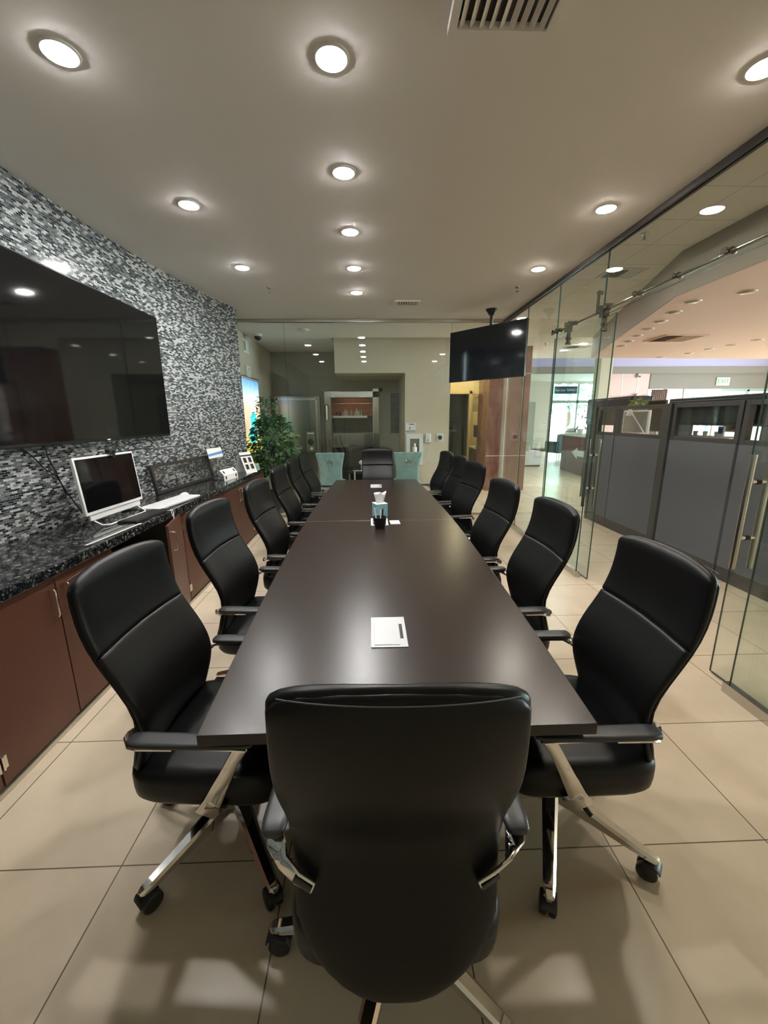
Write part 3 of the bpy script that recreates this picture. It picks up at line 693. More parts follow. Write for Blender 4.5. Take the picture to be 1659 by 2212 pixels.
def place(x, y, rz, base, label, grp, dz=0., lean=0.):
    global first
    t = chair0 if first else copy_tree(chair0)
    first = False
    t.location = (x, y, dz); t.rotation_euler = (0, 0, R(rz)); tag(t, label, 'chair', grp)
    k = 0
    for ch in t.children:
        if ch.name.startswith('leg'): ch.rotation_euler = (0, 0, R(base + 72 * k - 90)); k += 1
        if lean and ch.name.split('.')[0] in ('backrest', 'back_cushion', 'headrest', 'seam_stitching'):
            a = R(lean); piv = Vector((0, -.25, .62)); ch.rotation_euler = (a, 0, 0)
            ch.location = piv - Matrix.Rotation(a, 3, 'X') @ piv
    return t
GL, GR = 'black leather chairs on the cabinet side', 'black leather chairs on the glass side'
def lab(side, o): return 'black leather chair %s on the %s' % (o, side)
L_ = [(-.55, 1.335, -4, 'nearest the camera'), (-.58, 2.19, -5, 'second from the near end'), (-.54, 3.0, -5, 'third from the near end'), (-.585, 3.95, -3, 'fourth from the near end'), (-.60, 4.77, -2, 'fifth from the near end'), (-.585, 5.48, -7, 'farthest')]
for i, (x, y, dr, o) in enumerate(L_):
    place(x, y, -90 + dr, -33 + (0 if i == 0 else 17 * i), lab('cabinet side of the table', o), GL)
R_ = [(.70, 1.315, 0, 'nearest the camera'), (.69, 2.12, 2.5, 'second from the near end'), (.66, 2.87, 6, 'third from the near end'), (.765, 4.10, 11, 'overlapping its far neighbour, fourth'), (.765, 4.82, 7, 'fifth from the near end'), (.725, 5.50, 9, 'farthest')]
for i, (x, y, dr, o) in enumerate(R_):
    place(x, y, 90 + dr, -131 + (0 if i == 0 else 23 * i), lab('glass side of the table', o), GR)
place(.05, .915, -1.5, 179, 'black leather chair at the near table end, back to the camera', 'black leather chairs at the table ends', lean=-2)
place(.105, 5.93, 180, 40, 'black leather chair at the far table head, facing the camera', 'black leather chairs at the table ends')

# ---------------------------------------------------------------- counter and cabinets
CX = -1.575
poly = [(CX, -1.55), (CX, 6.13), (-1.60, 6.20), (-1.70, 6.24), (-1.78, 6.10)] + [(x - .002, y) for x, y in reversed(WP[1:15])] + [(-2.137, -1.55)]
ct = MB().prism(poly, .845, .90)
tag(ct.build('worktop', 'black_granite', bevel=.004, smooth=False), 'long speckled black granite worktop along the mosaic wall', 'worktop')
def cabinet(y0, y1, label, open_door=False, left_door=True):
    t = thing('base_cabinet', label, 'cabinet', (-1.605, (y0 + y1) / 2, 0))
    h = (y1 - y0) / 2; D = min(.50, -.04 + abs(max(wall_x(y0), wall_x(y1)) + 1.605)) - .02; D = max(D, .12)
    body = MB()
    body.box(-D, -.022, -h, -h + .018, .06, .842).box(-D, -.022, h - .018, h, .06, .842).box(-D, -.022, -h, h, .06, .078).box(-D, -.022, -h, h, .825, .842).box(-D, -D + .012, -h, h, .06, .842)
    body.build('carcass', 'cabinet_inside', t, smooth=False)
    MB().box(-D, -.035, -h, h, 0, .06).build('toe_kick', 'cabinet_edge', t, smooth=False)
    for s in (-1, 1):
        if s == -1 and not left_door: continue
        w_ = h - .004
        # door modelled from its hinge edge at y=0 towards the middle
        m = MB().box(-.02, 0, 0, -s * (w_ - .001), .052, .838)
        d = m.build('door', 'cabinet_laminate', t, smooth=False, bevel=.002, loc=(0, s * h - s * .002, 0))
        yy = -s * (w_ - .045)
        MB().tube([(-.002, yy, .64), (.026, yy, .64), (.032, yy, .648), (.032, yy, .772), (.026, yy, .78), (-.002, yy, .78)], .0048, 10).build('pull_handle', 'nickel_pull', d)
        for z in (.16, .72):
            MB().box(.0, .006, -s * .002, -s * .026, z - .03, z + .03).cyl((.006, -s * .006, z - .032), (.006, -s * .006, z + .032), .006, n=10).build('hinge', 'nickel_pull', d)
        if open_door and s == 1: d.rotation_euler = (0, 0, R(14))
    return t
cabinet(.57, 1.495, 'reddish brown base cabinet nearest the camera')
cabinet(1.50, 2.435, 'reddish brown base cabinet with paired pulls beside the nearest chair')
cabinet(2.44, 3.375, 'base cabinet below the white monitor with one door ajar', True, False)
cabinet(3.38, 4.375, 'reddish brown base cabinet below the leaning framed sign')
cabinet(4.38, 5.385, 'reddish brown base cabinet below the white leaflet holder')
cabinet(5.39, 6.08, 'narrow reddish brown base cabinet at the far counter end')
struct('floor_strip_left', MB().box(-1.64, -1.615, -1.6, 6.08, 0, .018), 'beige_paint', 'thin beige floor strip under the cabinets', 'baseboard')  # low beige strip along the cabinet foot
pc = thing('computer_tower', 'black computer tower inside the open cabinet', 'computer', (-1.86, 2.85, .08))
MB().box(-.17, .17, -.09, .09, 0, .40).build('case', 'black_plastic', pc, smooth=False, bevel=.006)
MB().box(.17, .173, -.07, .07, .30, .36).build('drive_bay', 'screen_bezel', pc, smooth=False)

# ---------------------------------------------------------------- televisions
tv = thing('television', 'large black wall television on the mosaic wall', 'television', (-2.05, 3.29, 2.0))
MB().box(-.045, 0, -1.01, 1.01, -.558, .562).build('screen_housing', 'screen_bezel', tv, smooth=False, bevel=.006)
MB().box(0, .002, -1.0, 1.0, -.535, .552).build('screen', 'screen_glass', tv, smooth=False)
MB().box(.0, .003, -.018, .018, -.551, -.543).build('maker_mark', 'module_silver', tv, smooth=False)
MB().box(-.10, -.045, -.35, .35, -.25, .25).build('wall_mount', 'black_plastic', tv, smooth=False)
tag(MB().tube([(-2.11, 2.5, 1.47), (-2.115, 2.62, 1.38), (-2.118, 2.70, 1.29), (-2.118, 2.78, 1.24), (-2.12, 2.86, 1.1), (-2.11, 2.95, .94)], .004, 8).tube([(-2.11, 2.72, 1.47), (-2.116, 2.74, 1.36), (-2.116, 2.78, 1.27), (-2.118, 2.84, 1.1)], .004, 8).build('hanging_cable', 'black_plastic'), 'thin dark cables hanging below the wall television', 'cable')
t2 = thing('television', 'smaller black television hung from the ceiling by a pole', 'television', (1.615, 5.93, 2.47), math.atan2(-.95, .79))
# local x along the screen towards its right end, local -y faces the camera
MB().box(-.62, .62, -.02, .02, -.352, .352).build('screen_housing', 'screen_bezel', t2, smooth=False, bevel=.005)
MB().box(-.612, .612, -.0215, -.02, -.338, .344).build('screen', 'hung_screen', t2, smooth=False)
MB().box(-.12, .12, .02, .09, -.12, .12).cyl((0, .10, 0), (0, .10, .58), .02, n=18).lathe([(.001, .50), (.03, .50), (.075, .562), (.08, .579), (.001, .579)], (0, .10, 0), 28).build('ceiling_mount', 'black_plastic', t2)
# ---------------------------------------------------------------- things on the worktop
mo = thing('all_in_one_computer', 'white-framed all-in-one computer with a black screen on the worktop', 'computer', (-1.85, 2.93, .90), R(90 - 3))
# local x runs along the wall (+x = away from camera after rotation), local -y faces the room
tilt = R(-5)
def tl(y, z): return (y * math.cos(tilt) - (z - .1) * math.sin(tilt), .1 + y * math.sin(tilt) + (z - .1) * math.cos(tilt))
def slab(x0, x1, y0, y1, z0, z1):
    vs = []
    for z in (z0, z1):
        for y in (y0, y1):
            for x in (x0, x1):
                a = tl(y, z); vs.append((x, a[0], a[1]))
    return MB().add(vs, [(0, 2, 3, 1), (4, 5, 7, 6), (0, 1, 5, 4), (2, 6, 7, 3), (0, 4, 6, 2), (1, 3, 7, 5)])
slab(-.305, .305, -.012, .010, .085, .465).build('screen_frame', 'white_plastic', mo, smooth=False, bevel=.004)
slab(-.290, .290, -.0135, -.012, .108, .452).build('screen', 'screen_glass', mo, smooth=False)
slab(-.27, .27, -.006, .01, .045, .086).build('speaker_bar', 'white_plastic', mo, smooth=False, bevel=.004)
MB().tube([(-.24, .0, .045), (-.235, -.055, .012), (-.20, -.085, .007), (.20, -.085, .007), (.235, -.055, .012), (.24, .0, .045)], .006, 10).build('wire_stand', 'white_plastic', mo)
MB().tube([(-.05, .03, .30), (-.05, .12, .10), (-.05, .16, .006), (.05, .16, .006), (.05, .12, .10), (.05, .03, .30)], .006, 8).build('rear_leg', 'white_plastic', mo)
wc = thing('webcam', 'small black webcam clipped on top of the white computer', 'webcam', (-1.865, 2.99, 1.366), R(87))
MB().box(-.035, .035, -.02, .02, 0, .03).build('camera_body', 'black_plastic', wc, bevel=.006, smooth=False)
MB().cyl((0, -.024, .015), (0, -.019, .015), .009).build('lens', 'dome_black', wc)
MB().box(-.012, .012, -.025, -.018, -.03, .005).build('clip', 'black_plastic', wc, smooth=False)
kb = thing('keyboard', 'black keyboard lying in front of the white computer', 'keyboard', (-1.675, 2.985, .90), R(84))
MB().box(-.21, .21, -.07, .07, 0, .014).build('case', 'black_plastic', kb, smooth=False, bevel=.003)
km = MB()
for r_ in range(5):
    for c in range(14): km.box(-.20 + c * .0285, -.20 + c * .0285 + .025, -.062 + r_ * .025, -.062 + r_ * .025 + .021, .014, .018)
o = km.build('keys', 'frame_dark', kb, smooth=False); o['kind'] = 'stuff'
kb2 = thing('keyboard', 'slim silver keyboard at the front edge of the worktop', 'keyboard', (-1.645, 2.50, .90), R(85.5))
MB().box(-.25, .25, -.05, .05, 0, .006).build('case', 'acrylic', kb2, smooth=False, bevel=.002)
MB().box(-.25, .25, -.05, -.035, .006, .010).build('front_bar', 'module_silver', kb2, smooth=False, bevel=.002)
wk = thing('keyboard_tray', 'flat white keyboard tray on the worktop by the open cabinet', 'tray', (-1.715, 3.46, .90), R(83))
MB().box(-.30, .30, -.095, .095, .006, .022).build('tray_top', 'white_plastic', wk, smooth=False, bevel=.004)
MB().box(-.29, .29, -.085, .085, 0, .008).build('tray_base', 'module_silver', wk, smooth=False)
ms = MB()
rings = []
for k in range(9):
    f = math.pi / 2 * k / 8; rings.append([(.058 * math.cos(f) * math.cos(2 * math.pi * i / 24), .034 * math.cos(f) * math.sin(2 * math.pi * i / 24), .036 * math.sin(f)) for i in range(24)])
mouse = thing('computer_mouse', 'white computer mouse on the far end of the white tray', 'mouse', (-1.755, 3.80, .90), R(80))
ms.loft(rings).build('shell', 'white_plastic', mouse)
MB().lathe([(.001, 0), (.06, 0), (.06, .004), (.001, .004)]).build('base', 'module_silver', mouse).scale = (1, .6, 1)
tag(MB().tube([(-1.66, 3.12, .905), (-1.60, 3.16, .91), (-1.57, 3.17, .905), (-1.562, 3.165, .88), (-1.56, 3.15, .82), (-1.565, 3.13, .75)], .004, 8).tube([(-1.74, 3.10, .905), (-1.66, 3.05, .904), (-1.60, 3.12, .908), (-1.572, 3.15, .906), (-1.56, 3.14, .86)], .0035, 8).build('white_cable', 'white_plastic'), 'pale cord looping over the worktop front edge', 'cord')
tag(MB().tube([(-1.95, 3.15, .905), (-1.86, 3.25, .905), (-1.78, 3.2, .905), (-1.73, 3.17, .905)], .005, 8).build('black_cable', 'black_plastic'), 'dark cable beside the white computer stand', 'cord')
# leaning framed sign
A = Vector((-2.045, 3.85, .90)); B_ = Vector((-1.935, 5.0, .90)); sl = (B_ - A).length
sg = thing('framed_sign', 'dark framed see-through sign with black lettering leaning on the mosaic wall', 'sign', (A + B_) / 2, math.atan2(B_.y - A.y, B_.x - A.x))
# local x towards far end, local -y faces the room; leans back towards +y
lean = R(9)
def lp(x, y, z): return (x, y * math.cos(lean) + z * math.sin(lean), z * math.cos(lean) - y * math.sin(lean))
def lslab(x0, x1, y0, y1, z0, z1): return MB().add([lp(x, y, z) for z in (z0, z1) for y in (y0, y1) for x in (x0, x1)], [(0, 2, 3, 1), (4, 5, 7, 6), (0, 1, 5, 4), (2, 6, 7, 3), (0, 4, 6, 2), (1, 3, 7, 5)])
hl, hh = sl / 2, .285
for a in ((-hl, hl, -.03, 0, 0, .032), (-hl, hl, -.03, 0, hh - .03, hh), (-hl, -hl + .032, -.03, 0, .032, hh - .03), (hl - .032, hl, -.03, 0, .032, hh - .03)):
    lslab(*a).build('frame_bar', 'frame_dark', sg, smooth=False, bevel=.002)
lslab(-hl + .03, hl - .03, -.018, -.013, .03, hh - .028).build('sign_pane', 'acrylic', sg, smooth=False)
tx = lp(.27, -.0195, .165); text('lettering', "Sotheby's", .125, 'black_print', sg, tx, (R(90) - lean, 0, 0), .0012, sx=.95)
tx = lp(-.20, -.0195, .135); text('lettering', "Russ Lyon", .085, 'grey_print', sg, tx, (R(90) - lean, 0, 0), .0008, sx=1.0)
# leaflet holder
lf = thing('leaflet_holder', 'clear leaflet holder with a blue and white leaflet beside the framed sign', 'leaflet holder', (-1.80, 4.93, .90), R(80))
MB().box(-.16, .16, -.085, .085, 0, .004).build('base_plate', 'acrylic', lf, smooth=False)
MB().obox((0, .045, .18), (.16, .0015, .18), ((1, 0, 0), (0, 1, -.2), (0, .2, 1))).build('back_plate', 'acrylic', lf, smooth=False)
MB().obox((.0, .062, .31), (.155, .0012, .058), ((1, 0, 0), (0, 1, -.2), (0, .2, 1))).build('leaflet', 'white_paper', lf, smooth=False)
MB().obox((0, .058, .30), (.155, .0014, .014), ((1, 0, .06), (0, 1, -.2), (-.06, .2, 1))).build('leaflet_band', 'blue_print', lf, smooth=False)
cb = thing('card_holder', 'folded white card with four dark marks below the leaflet', 'card', (-1.725, 4.90, .90), R(82))
MB().add([(-.17, -.05, 0), (.17, -.05, 0), (.17, -.045, .065), (-.17, -.045, .065), (-.17, .0, .125), (.17, .0, .125)], [(0, 1, 2, 3), (3, 2, 5, 4)]).add([(-.17, -.046, 0), (.17, -.046, 0), (.17, -.041, .064), (-.17, -.041, .064), (-.17, .004, .123), (.17, .004, .123)], [(3, 2, 1, 0), (4, 5, 2, 3)]).build('card', 'white_paper', cb, smooth=False)
for x in (-.125, .125):
    MB().obox((x, -.0485, .033), (.014, .0012, .018), ((1, 0, 0), (0, 1, -.07), (0, .07, 1))).build('printed_mark', 'black_print', cb, smooth=False)
    MB().obox((x, -.0235, .095), (.014, .0012, .018), ((1, 0, 0), (0, .8, -.6), (0, .6, .8))).build('printed_mark', 'black_print', cb, smooth=False)
tc_ = thing('tent_card', 'white folded tent card with four dark pictures near the plant', 'card', (-1.69, 5.52, .90), R(62))
MB().add([(-.10, -.11, 0), (.10, -.11, 0), (.10, 0, .27), (-.10, 0, .27), (-.10, .11, 0), (.10, .11, 0)], [(0, 1, 2, 3), (3, 2, 5, 4)]).add([(-.098, -.107, 0), (.098, -.107, 0), (.098, 0, .265), (-.098, 0, .265), (-.098, .107, 0), (.098, .107, 0)], [(3, 2, 1, 0), (4, 5, 2, 3)]).build('card', 'white_paper', tc_, smooth=False)
nrm = Vector((0, -.27, .11)).normalized(); ax = Vector((0, .11, .27)).normalized()
for x in (-.045, .045):
    for f in (.30, .62):
        MB().obox((x, -.11 + .11 * f - .0012, .27 * f), (.026, .001, .034), ((1, 0, 0), nrm, ax)).build('picture', 'black_print', tc_, smooth=False)
MB().obox((0, -.11 + .11 * .84 - .0012, .27 * .84), (.098, .001, .010), ((1, 0, 0), nrm, ax)).build('picture_band', 'black_print', tc_, smooth=False)
nc = thing('name_card', 'small yellow and blue card at the far counter edge', 'card', (-1.63, 5.80, .90), R(60))
MB().add([(-.05, -.03, 0), (.05, -.03, 0), (.05, 0, .09), (-.05, 0, .09), (-.05, .03, 0), (.05, .03, 0)], [(0, 1, 2, 3), (3, 2, 5, 4)]).build('card', 'lime_leaf', nc, smooth=False)
MB().obox((.0, -.0195, .036), (.035, .001, .026), ((1, 0, 0), (0, -.09, .03), (0, .03, .09))).build('blue_picture', 'blue_print', nc, smooth=False)

# ---------------------------------------------------------------- behind the back glass
def leaf_mesh(mb, p, d, n_, l, w_, droop=.3):
    d = Vector(d).normalized(); s = d.cross(Vector(n_)).normalized(); u = s.cross(d)
    pts = []
    for f, ww in ((0, .06), (.3, .8), (.55, 1), (.8, .6), (1, .03)):
        c = Vector(p) + d * l * f - Vector((0, 0, 1)) * droop * l * f * f
        pts += [c - s * w_ * ww / 2 + u * .12 * w_ * ww, c, c + s * w_ * ww / 2 + u * .12 * w_ * ww]
    fs = []
    for k in range(4):
        for j in range(2): fs.append((3 * k + j, 3 * k + j + 1, 3 * k + j + 4, 3 * k + j + 3))
    mb.add(pts, fs)
def bush(parent, h0, h1, rad, n, l, w_, m1, m2, seed, cx=0, cy=0, prof=None):
    rnd = random.Random(seed); a = MB(); b_ = MB()
    for i in range(n):
        f = rnd.random(); r = rad * (prof(f) if prof else math.sin(math.pi * (.12 + .8 * f)) ** .7) * math.sqrt(rnd.random() * .9 + .1); t = rnd.random() * 2 * math.pi
        p = (cx + r * math.cos(t), cy + r * math.sin(t), h0 + (h1 - h0) * f)
        d = (math.cos(t) + rnd.uniform(-.8, .8), math.sin(t) + rnd.uniform(-.8, .8), rnd.uniform(-.5, .6))
        leaf_mesh(b_ if rnd.random() < .12 else a, p, d, (rnd.uniform(-.4, .4), rnd.uniform(-.4, .4), 1), l * rnd.uniform(.7, 1.25), w_ * rnd.uniform(.8, 1.2))
    a.build('foliage', m1, parent); b_.build('new_leaves', m2, parent)
pl = thing('potted_ficus', 'bushy green potted ficus behind the glass by the lit poster', 'plant', (-1.66, 7.05, 0))
MB().lathe([(.001, 0), (.15, 0), (.19, .36), (.20, .38), (.175, .38), (.165, .33), (.001, .32)], n=30).build('planter', 'planter_dark', pl)
tk = MB()
for k in range(5):
    a = k * 1.3; tk.tube([(.03 * math.cos(a), .03 * math.sin(a), .32), (.05 * math.cos(a + .6), .05 * math.sin(a + .6), .7), (.10 * math.cos(a + 1), .10 * math.sin(a + 1), 1.05), (.19 * math.cos(a + 1.3), .19 * math.sin(a + 1.3), 1.5)], [.014, .012, .009, .004], 8)
tk.build('trunk', 'stem_brown', pl)
bush(pl, .66, 1.64, .39, 1250, .115, .062, 'leaf_green', 'leaf_light', 3)
bush(pl, 1.50, 1.96, .20, 170, .08, .042, 'leaf_green', 'leaf_light', 5, cx=-.08)
ps = thing('lit_poster', 'tall backlit street poster with a turquoise figure on the lobby side wall', 'poster', (-2.19, 7.72, 1.66))
MB().box(0, .035, -.57, .57, -.68, .68).build('frame', 'frame_dark', ps, smooth=False, bevel=.003)
MB().box(.035, .037, -.55, .55, -.66, .66).build('light_panel', 'backlit_print', ps, smooth=False)
MB().box(.037, .038, -.55, .55, .62, .66).box(.037, .038, .515, .55, -.66, .66).build('light_border', 'white_plastic', ps, smooth=False)
lv = vent('wall_vent', 0, 0, 0, .34, .22, 4, 'pale wall vent high on the lobby side wall', drop=.01, dark='grey_paint', frame='white_trim_paint')
lv.location = (-2.19, 7.72, 2.86); lv.rotation_euler = (R(0), R(-90), R(180)); lv.rotation_euler = (R(90), 0, R(-90)); lv.rotation_euler = Matrix(((0, 0, -1), (-1, 0, 0), (0, 1, 0))).to_euler()
al = thing('wall_speaker', 'small pale square box above the lit poster', 'wall box', (-2.19, 7.68, 2.43))
MB().box(0, .04, -.13, .13, -.10, .10).build('cover', 'white_trim_paint', al, smooth=False, bevel=.006)
MB().box(.04, .042, -.02, .02, .02, .05).build('badge', 'grey_print', al, smooth=False)
dc = thing('dome_camera', 'small dark dome camera on the lobby ceiling', 'camera', (-1.954, 7.68, CZ))
MB().lathe([(.001, 0), (.085, 0), (.085, -.02), (.07, -.04), (.001, -.04)], n=26).build('base', 'white_trim_paint', dc)
MB().sphere((0, 0, -.05), (.06, .06, .055), 20).build('dome', 'dome_black', dc)
sd = thing('smoke_detector', 'flat white smoke detector on the lobby ceiling', 'smoke detector', (-1.095, 7.304, CZ))
MB().lathe([(.001, 0), (.10, 0), (.10, -.012), (.07, -.03), (.001, -.032)], n=28).build('housing', 'white_trim_paint', sd)
MB().sphere((.05, 0, -.026), .008, 8).build('indicator', 'grey_print', sd)
vd = thing('vault_door', 'open stainless steel vault door behind the potted plant', 'vault door', (-1.60, 9.28, 0))
MB().box(-.50, .50, -.03, .14, .02, 2.09).build('door_leaf', 'brushed_steel', vd, smooth=False, bevel=.012)
MB().box(-.46, -.42, -.037, -.03, .05, 2.05).box(.40, .44, -.037, -.03, .05, 2.05).box(-.46, .44, -.037, -.03, 2.0, 2.04).build('raised_border', 'satin_steel', vd, smooth=False, bevel=.002)
lk = MB().box(.17, .37, -.06, -.03, .86, 1.33).build('lock_plate', 'stainless_dark', vd, smooth=False, bevel=.015)
MB().cyl((.27, -.085, 1.10), (.27, -.06, 1.10), .07).build('combination_dial', 'chrome', lk)
MB().cyl((.28, -.075, .95), (.28, -.06, .95), .035).build('key_cover', 'ceramic_white', lk)
MB().box(.20, .34, -.063, -.06, 1.27, 1.30).build('name_strip', 'ceramic_white', lk, smooth=False)
vf = thing('vault_frame', 'polished steel vault frame around the dark bar opening', 'vault frame', (-.41, 9.6, 0))
MB().box(.47, .62, -.10, 0, 0, 2.26).build('jamb', 'brushed_steel', vf, smooth=False, bevel=.008)
MB().box(-.62, -.47, -.14, 0, 0, 2.2).build('jamb', 'brushed_steel', vf, smooth=False, bevel=.008)
MB().box(-.62, .62, -.10, 0, 2.06, 2.20).build('head', 'brushed_steel', vf, smooth=False, bevel=.008)
MB().box(-.71, .70, -.03, 0, 2.20, 2.27).box(.62, .70, -.03, 0, 0, 2.27).build('casing', 'olive_grey_paint', vf, smooth=False, bevel=.004)
for z in (.5, 1.72): MB().cyl((-.56, -.17, z - .14), (-.56, -.17, z + .14), .05).sphere((-.56, -.17, z + .15), .05, 14).build('hinge', 'chrome', vf)
struct('wall_vault', MB().box(-1.2, .3, 10.5, 10.55, 0, 2.4).box(-1.2, -1.15, 9.7, 10.5, 0, 2.4).box(.25, .3, 9.7, 10.5, 0, 2.4).box(-1.2, .3, 9.7, 10.5, 2.3, 2.35), 'wood_red', 'red wood lining inside the vault opening', 'wall')
vault_fill = thing('ceiling_light', 'small added warm light brightening the vault inside', 'ceiling light', (-.41, 10.15, 2.30))  # added lamp, brightens the wood lining inside the vault
MB().lathe([(.018, -.001), (.016, -.005), (.001, -.006)], n=24).build('lens', 'lamp_lens_warm', vault_fill)
MB().lathe([(.03, 0), (.028, -.004), (.018, -.004), (.018, 0)], n=24).build('trim_ring', 'white_trim_paint', vault_fill)
bs = thing('bar_shelf', 'dark bar shelving inside the vault opening', 'shelf', (-.41, 10.1, 0))
MB().box(-.6, .6, -.15, .35, 1.62, 1.66).build('shelf_board', 'vault_dark', bs, smooth=False)
MB().box(-.6, .34, -.165, -.15, 1.615, 1.665).build('shelf_edge', 'satin_steel', bs, smooth=False)
MB().box(-.6, .6, .0, .03, 1.26, 1.62).build('dark_panel', 'screen_glass', bs, smooth=False)
MB().cyl((-.6, -.1, 1.945), (.6, -.1, 1.945), .012).build('top_rod', 'satin_steel', bs)
br_ = thing('drawer_unit', 'stainless steel drawer front under the bar shelf', 'drawer unit', (-.41, 9.9, 0))
MB().box(-.6, .6, -.19, .3, .95, 1.25).build('drawer_front', 'brushed_steel', br_, smooth=False, bevel=.005)
MB().box(-.6, .6, -.196, .3, 1.25, 1.262).box(-.6, .6, -.196, .0, .938, .95).build('edge_strip', 'satin_steel', br_, smooth=False)
MB().box(-.6, .6, -.05, .3, 0, .94).build('dark_base', 'vault_dark', br_, smooth=False)
for i, (x, h, r, m) in enumerate(((-.36, .10, .03, 'screen_glass'), (-.29, .11, .026, 'screen_glass'), (-.20, .10, .018, 'ceramic_white'), (-.165, .17, .022, 'ceramic_white'), (-.115, .14, .036, 'ceramic_white'), (.0, .145, .026, 'ceramic_white'), (.09, .12, .025, 'satin_steel'), (.135, .18, .028, 'ceramic_white'), (.185, .12, .04, 'ceramic_white'), (.26, .15, .025, 'satin_steel'))):
    b = MB().lathe([(.001, 0), (r, 0), (r * 1.02, h * .55), (r * .55, h * .72), (r * .4, h * .95), (r * .42, h), (.001, h)], n=16)
    tag(b.build('bottle', m, loc=(-.45 + x * .95, 10.02, 1.66)), 'small %s bottle on the vault shelf, number %s from its left end' % ('dark' if m == 'screen_glass' else 'white' if m == 'ceramic_white' else 'silvery', ['one', 'two', 'three', 'four', 'five', 'six', 'seven', 'eight', 'nine', 'ten'][i]), 'bottle', 'bottles on the vault shelf')
rc = thing('bar_chair', 'dark upholstered chair in front of the vault opening', 'chair', (-.28, 9.15, 0))
MB().box(-.24, .24, .12, .20, .42, .98).build('backrest', 'vault_dark', rc, bevel=.03, smooth=False)
MB().box(-.24, .24, -.25, .2, .40, .49).build('seat', 'vault_dark', rc, bevel=.03, smooth=False)
for x in (-.2, .2):
    for y in (-.2, .16): MB().cyl((x, y, 0), (x, y, .4), .016).build('leg', 'satin_steel', rc)
sl_ = thing('side_table', 'small silver side table with a white bird ornament behind the head chair', 'table', (-.16, 8.2, 0))
MB().box(-.2, .2, -.2, .2, .58, .60).build('table_top', 'satin_steel', sl_, smooth=False, bevel=.004)
for x in (-.17, .17):
    for y in (-.17, .17): MB().cyl((x, y, 0), (x, y, .58), .012).build('leg', 'satin_steel', sl_)
bd = thing('bird_ornament', 'white and silver bird ornament on the small silver table', 'ornament', (-.17, 8.12, .60))
MB().sphere((0, 0, .14), (.07, .045, .05), 16).sphere((.03, 0, .22), (.03, .03, .06), 12).build('body', 'ceramic_white', bd)
MB().cyl((-.02, 0, 0), (-.02, 0, .11), .008).cyl((.02, 0, 0), (.02, 0, .11), .008).build('legs', 'satin_steel', bd)
MB().sphere((.035, 0, .30), (.032, .032, .04), 14).build('head', 'chrome', bd)
ar = thing('dark_picture', 'tall dark picture on the olive wall beside the beige block', 'picture', (.58, 9.6, 1.70))
MB().box(-.10, .10, -.02, 0, -.43, .45).build('canvas', 'artwork_dark', ar, smooth=False)
MB().box(-.11, .11, -.012, 0, -.44, .46).build('frame', 'frame_dark', ar, smooth=False)
th = thing('thermostat', 'white thermostat box high on the beige wall block', 'thermostat', (.778, 8.0, 1.436))
MB().box(-.10, .10, -.03, 0, -.07, .072).build('cover', 'white_plastic', th, smooth=False, bevel=.005)
MB().box(-.03, .07, -.032, -.03, .04, .055).box(-.02, -.006, -.032, -.03, -.05, .0).build('display', 'black_print', th, smooth=False)
fe = thing('extinguisher_cabinet', 'white framed fire extinguisher cabinet on the beige wall', 'extinguisher cabinet', (.86, 8.0, 1.0))
MB().box(-.165, -.09, -.03, 0, -.30, .30).box(.09, .165, -.03, 0, -.30, .30).box(-.09, .09, -.03, 0, .21, .30).box(-.09, .09, -.03, 0, -.30, -.2).build('frame', 'white_plastic', fe, smooth=False)
MB().box(-.09, .09, -.012, 0, -.2, .21).build('recess', 'stainless_dark', fe, smooth=False)
MB().cyl((0, -.03, -.15), (0, -.03, .05), .045).cyl((0, -.03, .05), (0, -.03, .12), .02).build('extinguisher', 'ceramic_white', fe)
wd = thing('wall_dispenser', 'small white dispenser right of the extinguisher cabinet', 'dispenser', (1.12, 8.0, 1.22))
MB().box(-.055, .055, -.05, 0, -.085, .085).build('body', 'white_plastic', wd, smooth=False, bevel=.015)
MB().box(-.02, .02, -.052, -.05, -.05, -.03).build('nozzle', 'grey_print', wd, smooth=False)
rp = thing('round_dial_plate', 'square white plate with a black round dial on the beige wall', 'wall plate', (1.355, 8.0, 1.227))
MB().box(-.066, .066, -.012, 0, -.075, .075).build('plate', 'white_plastic', rp, smooth=False, bevel=.003)
MB().cyl((0, -.03, 0), (0, -.012, 0), .042, n=24).build('dial', 'black_plastic', rp)
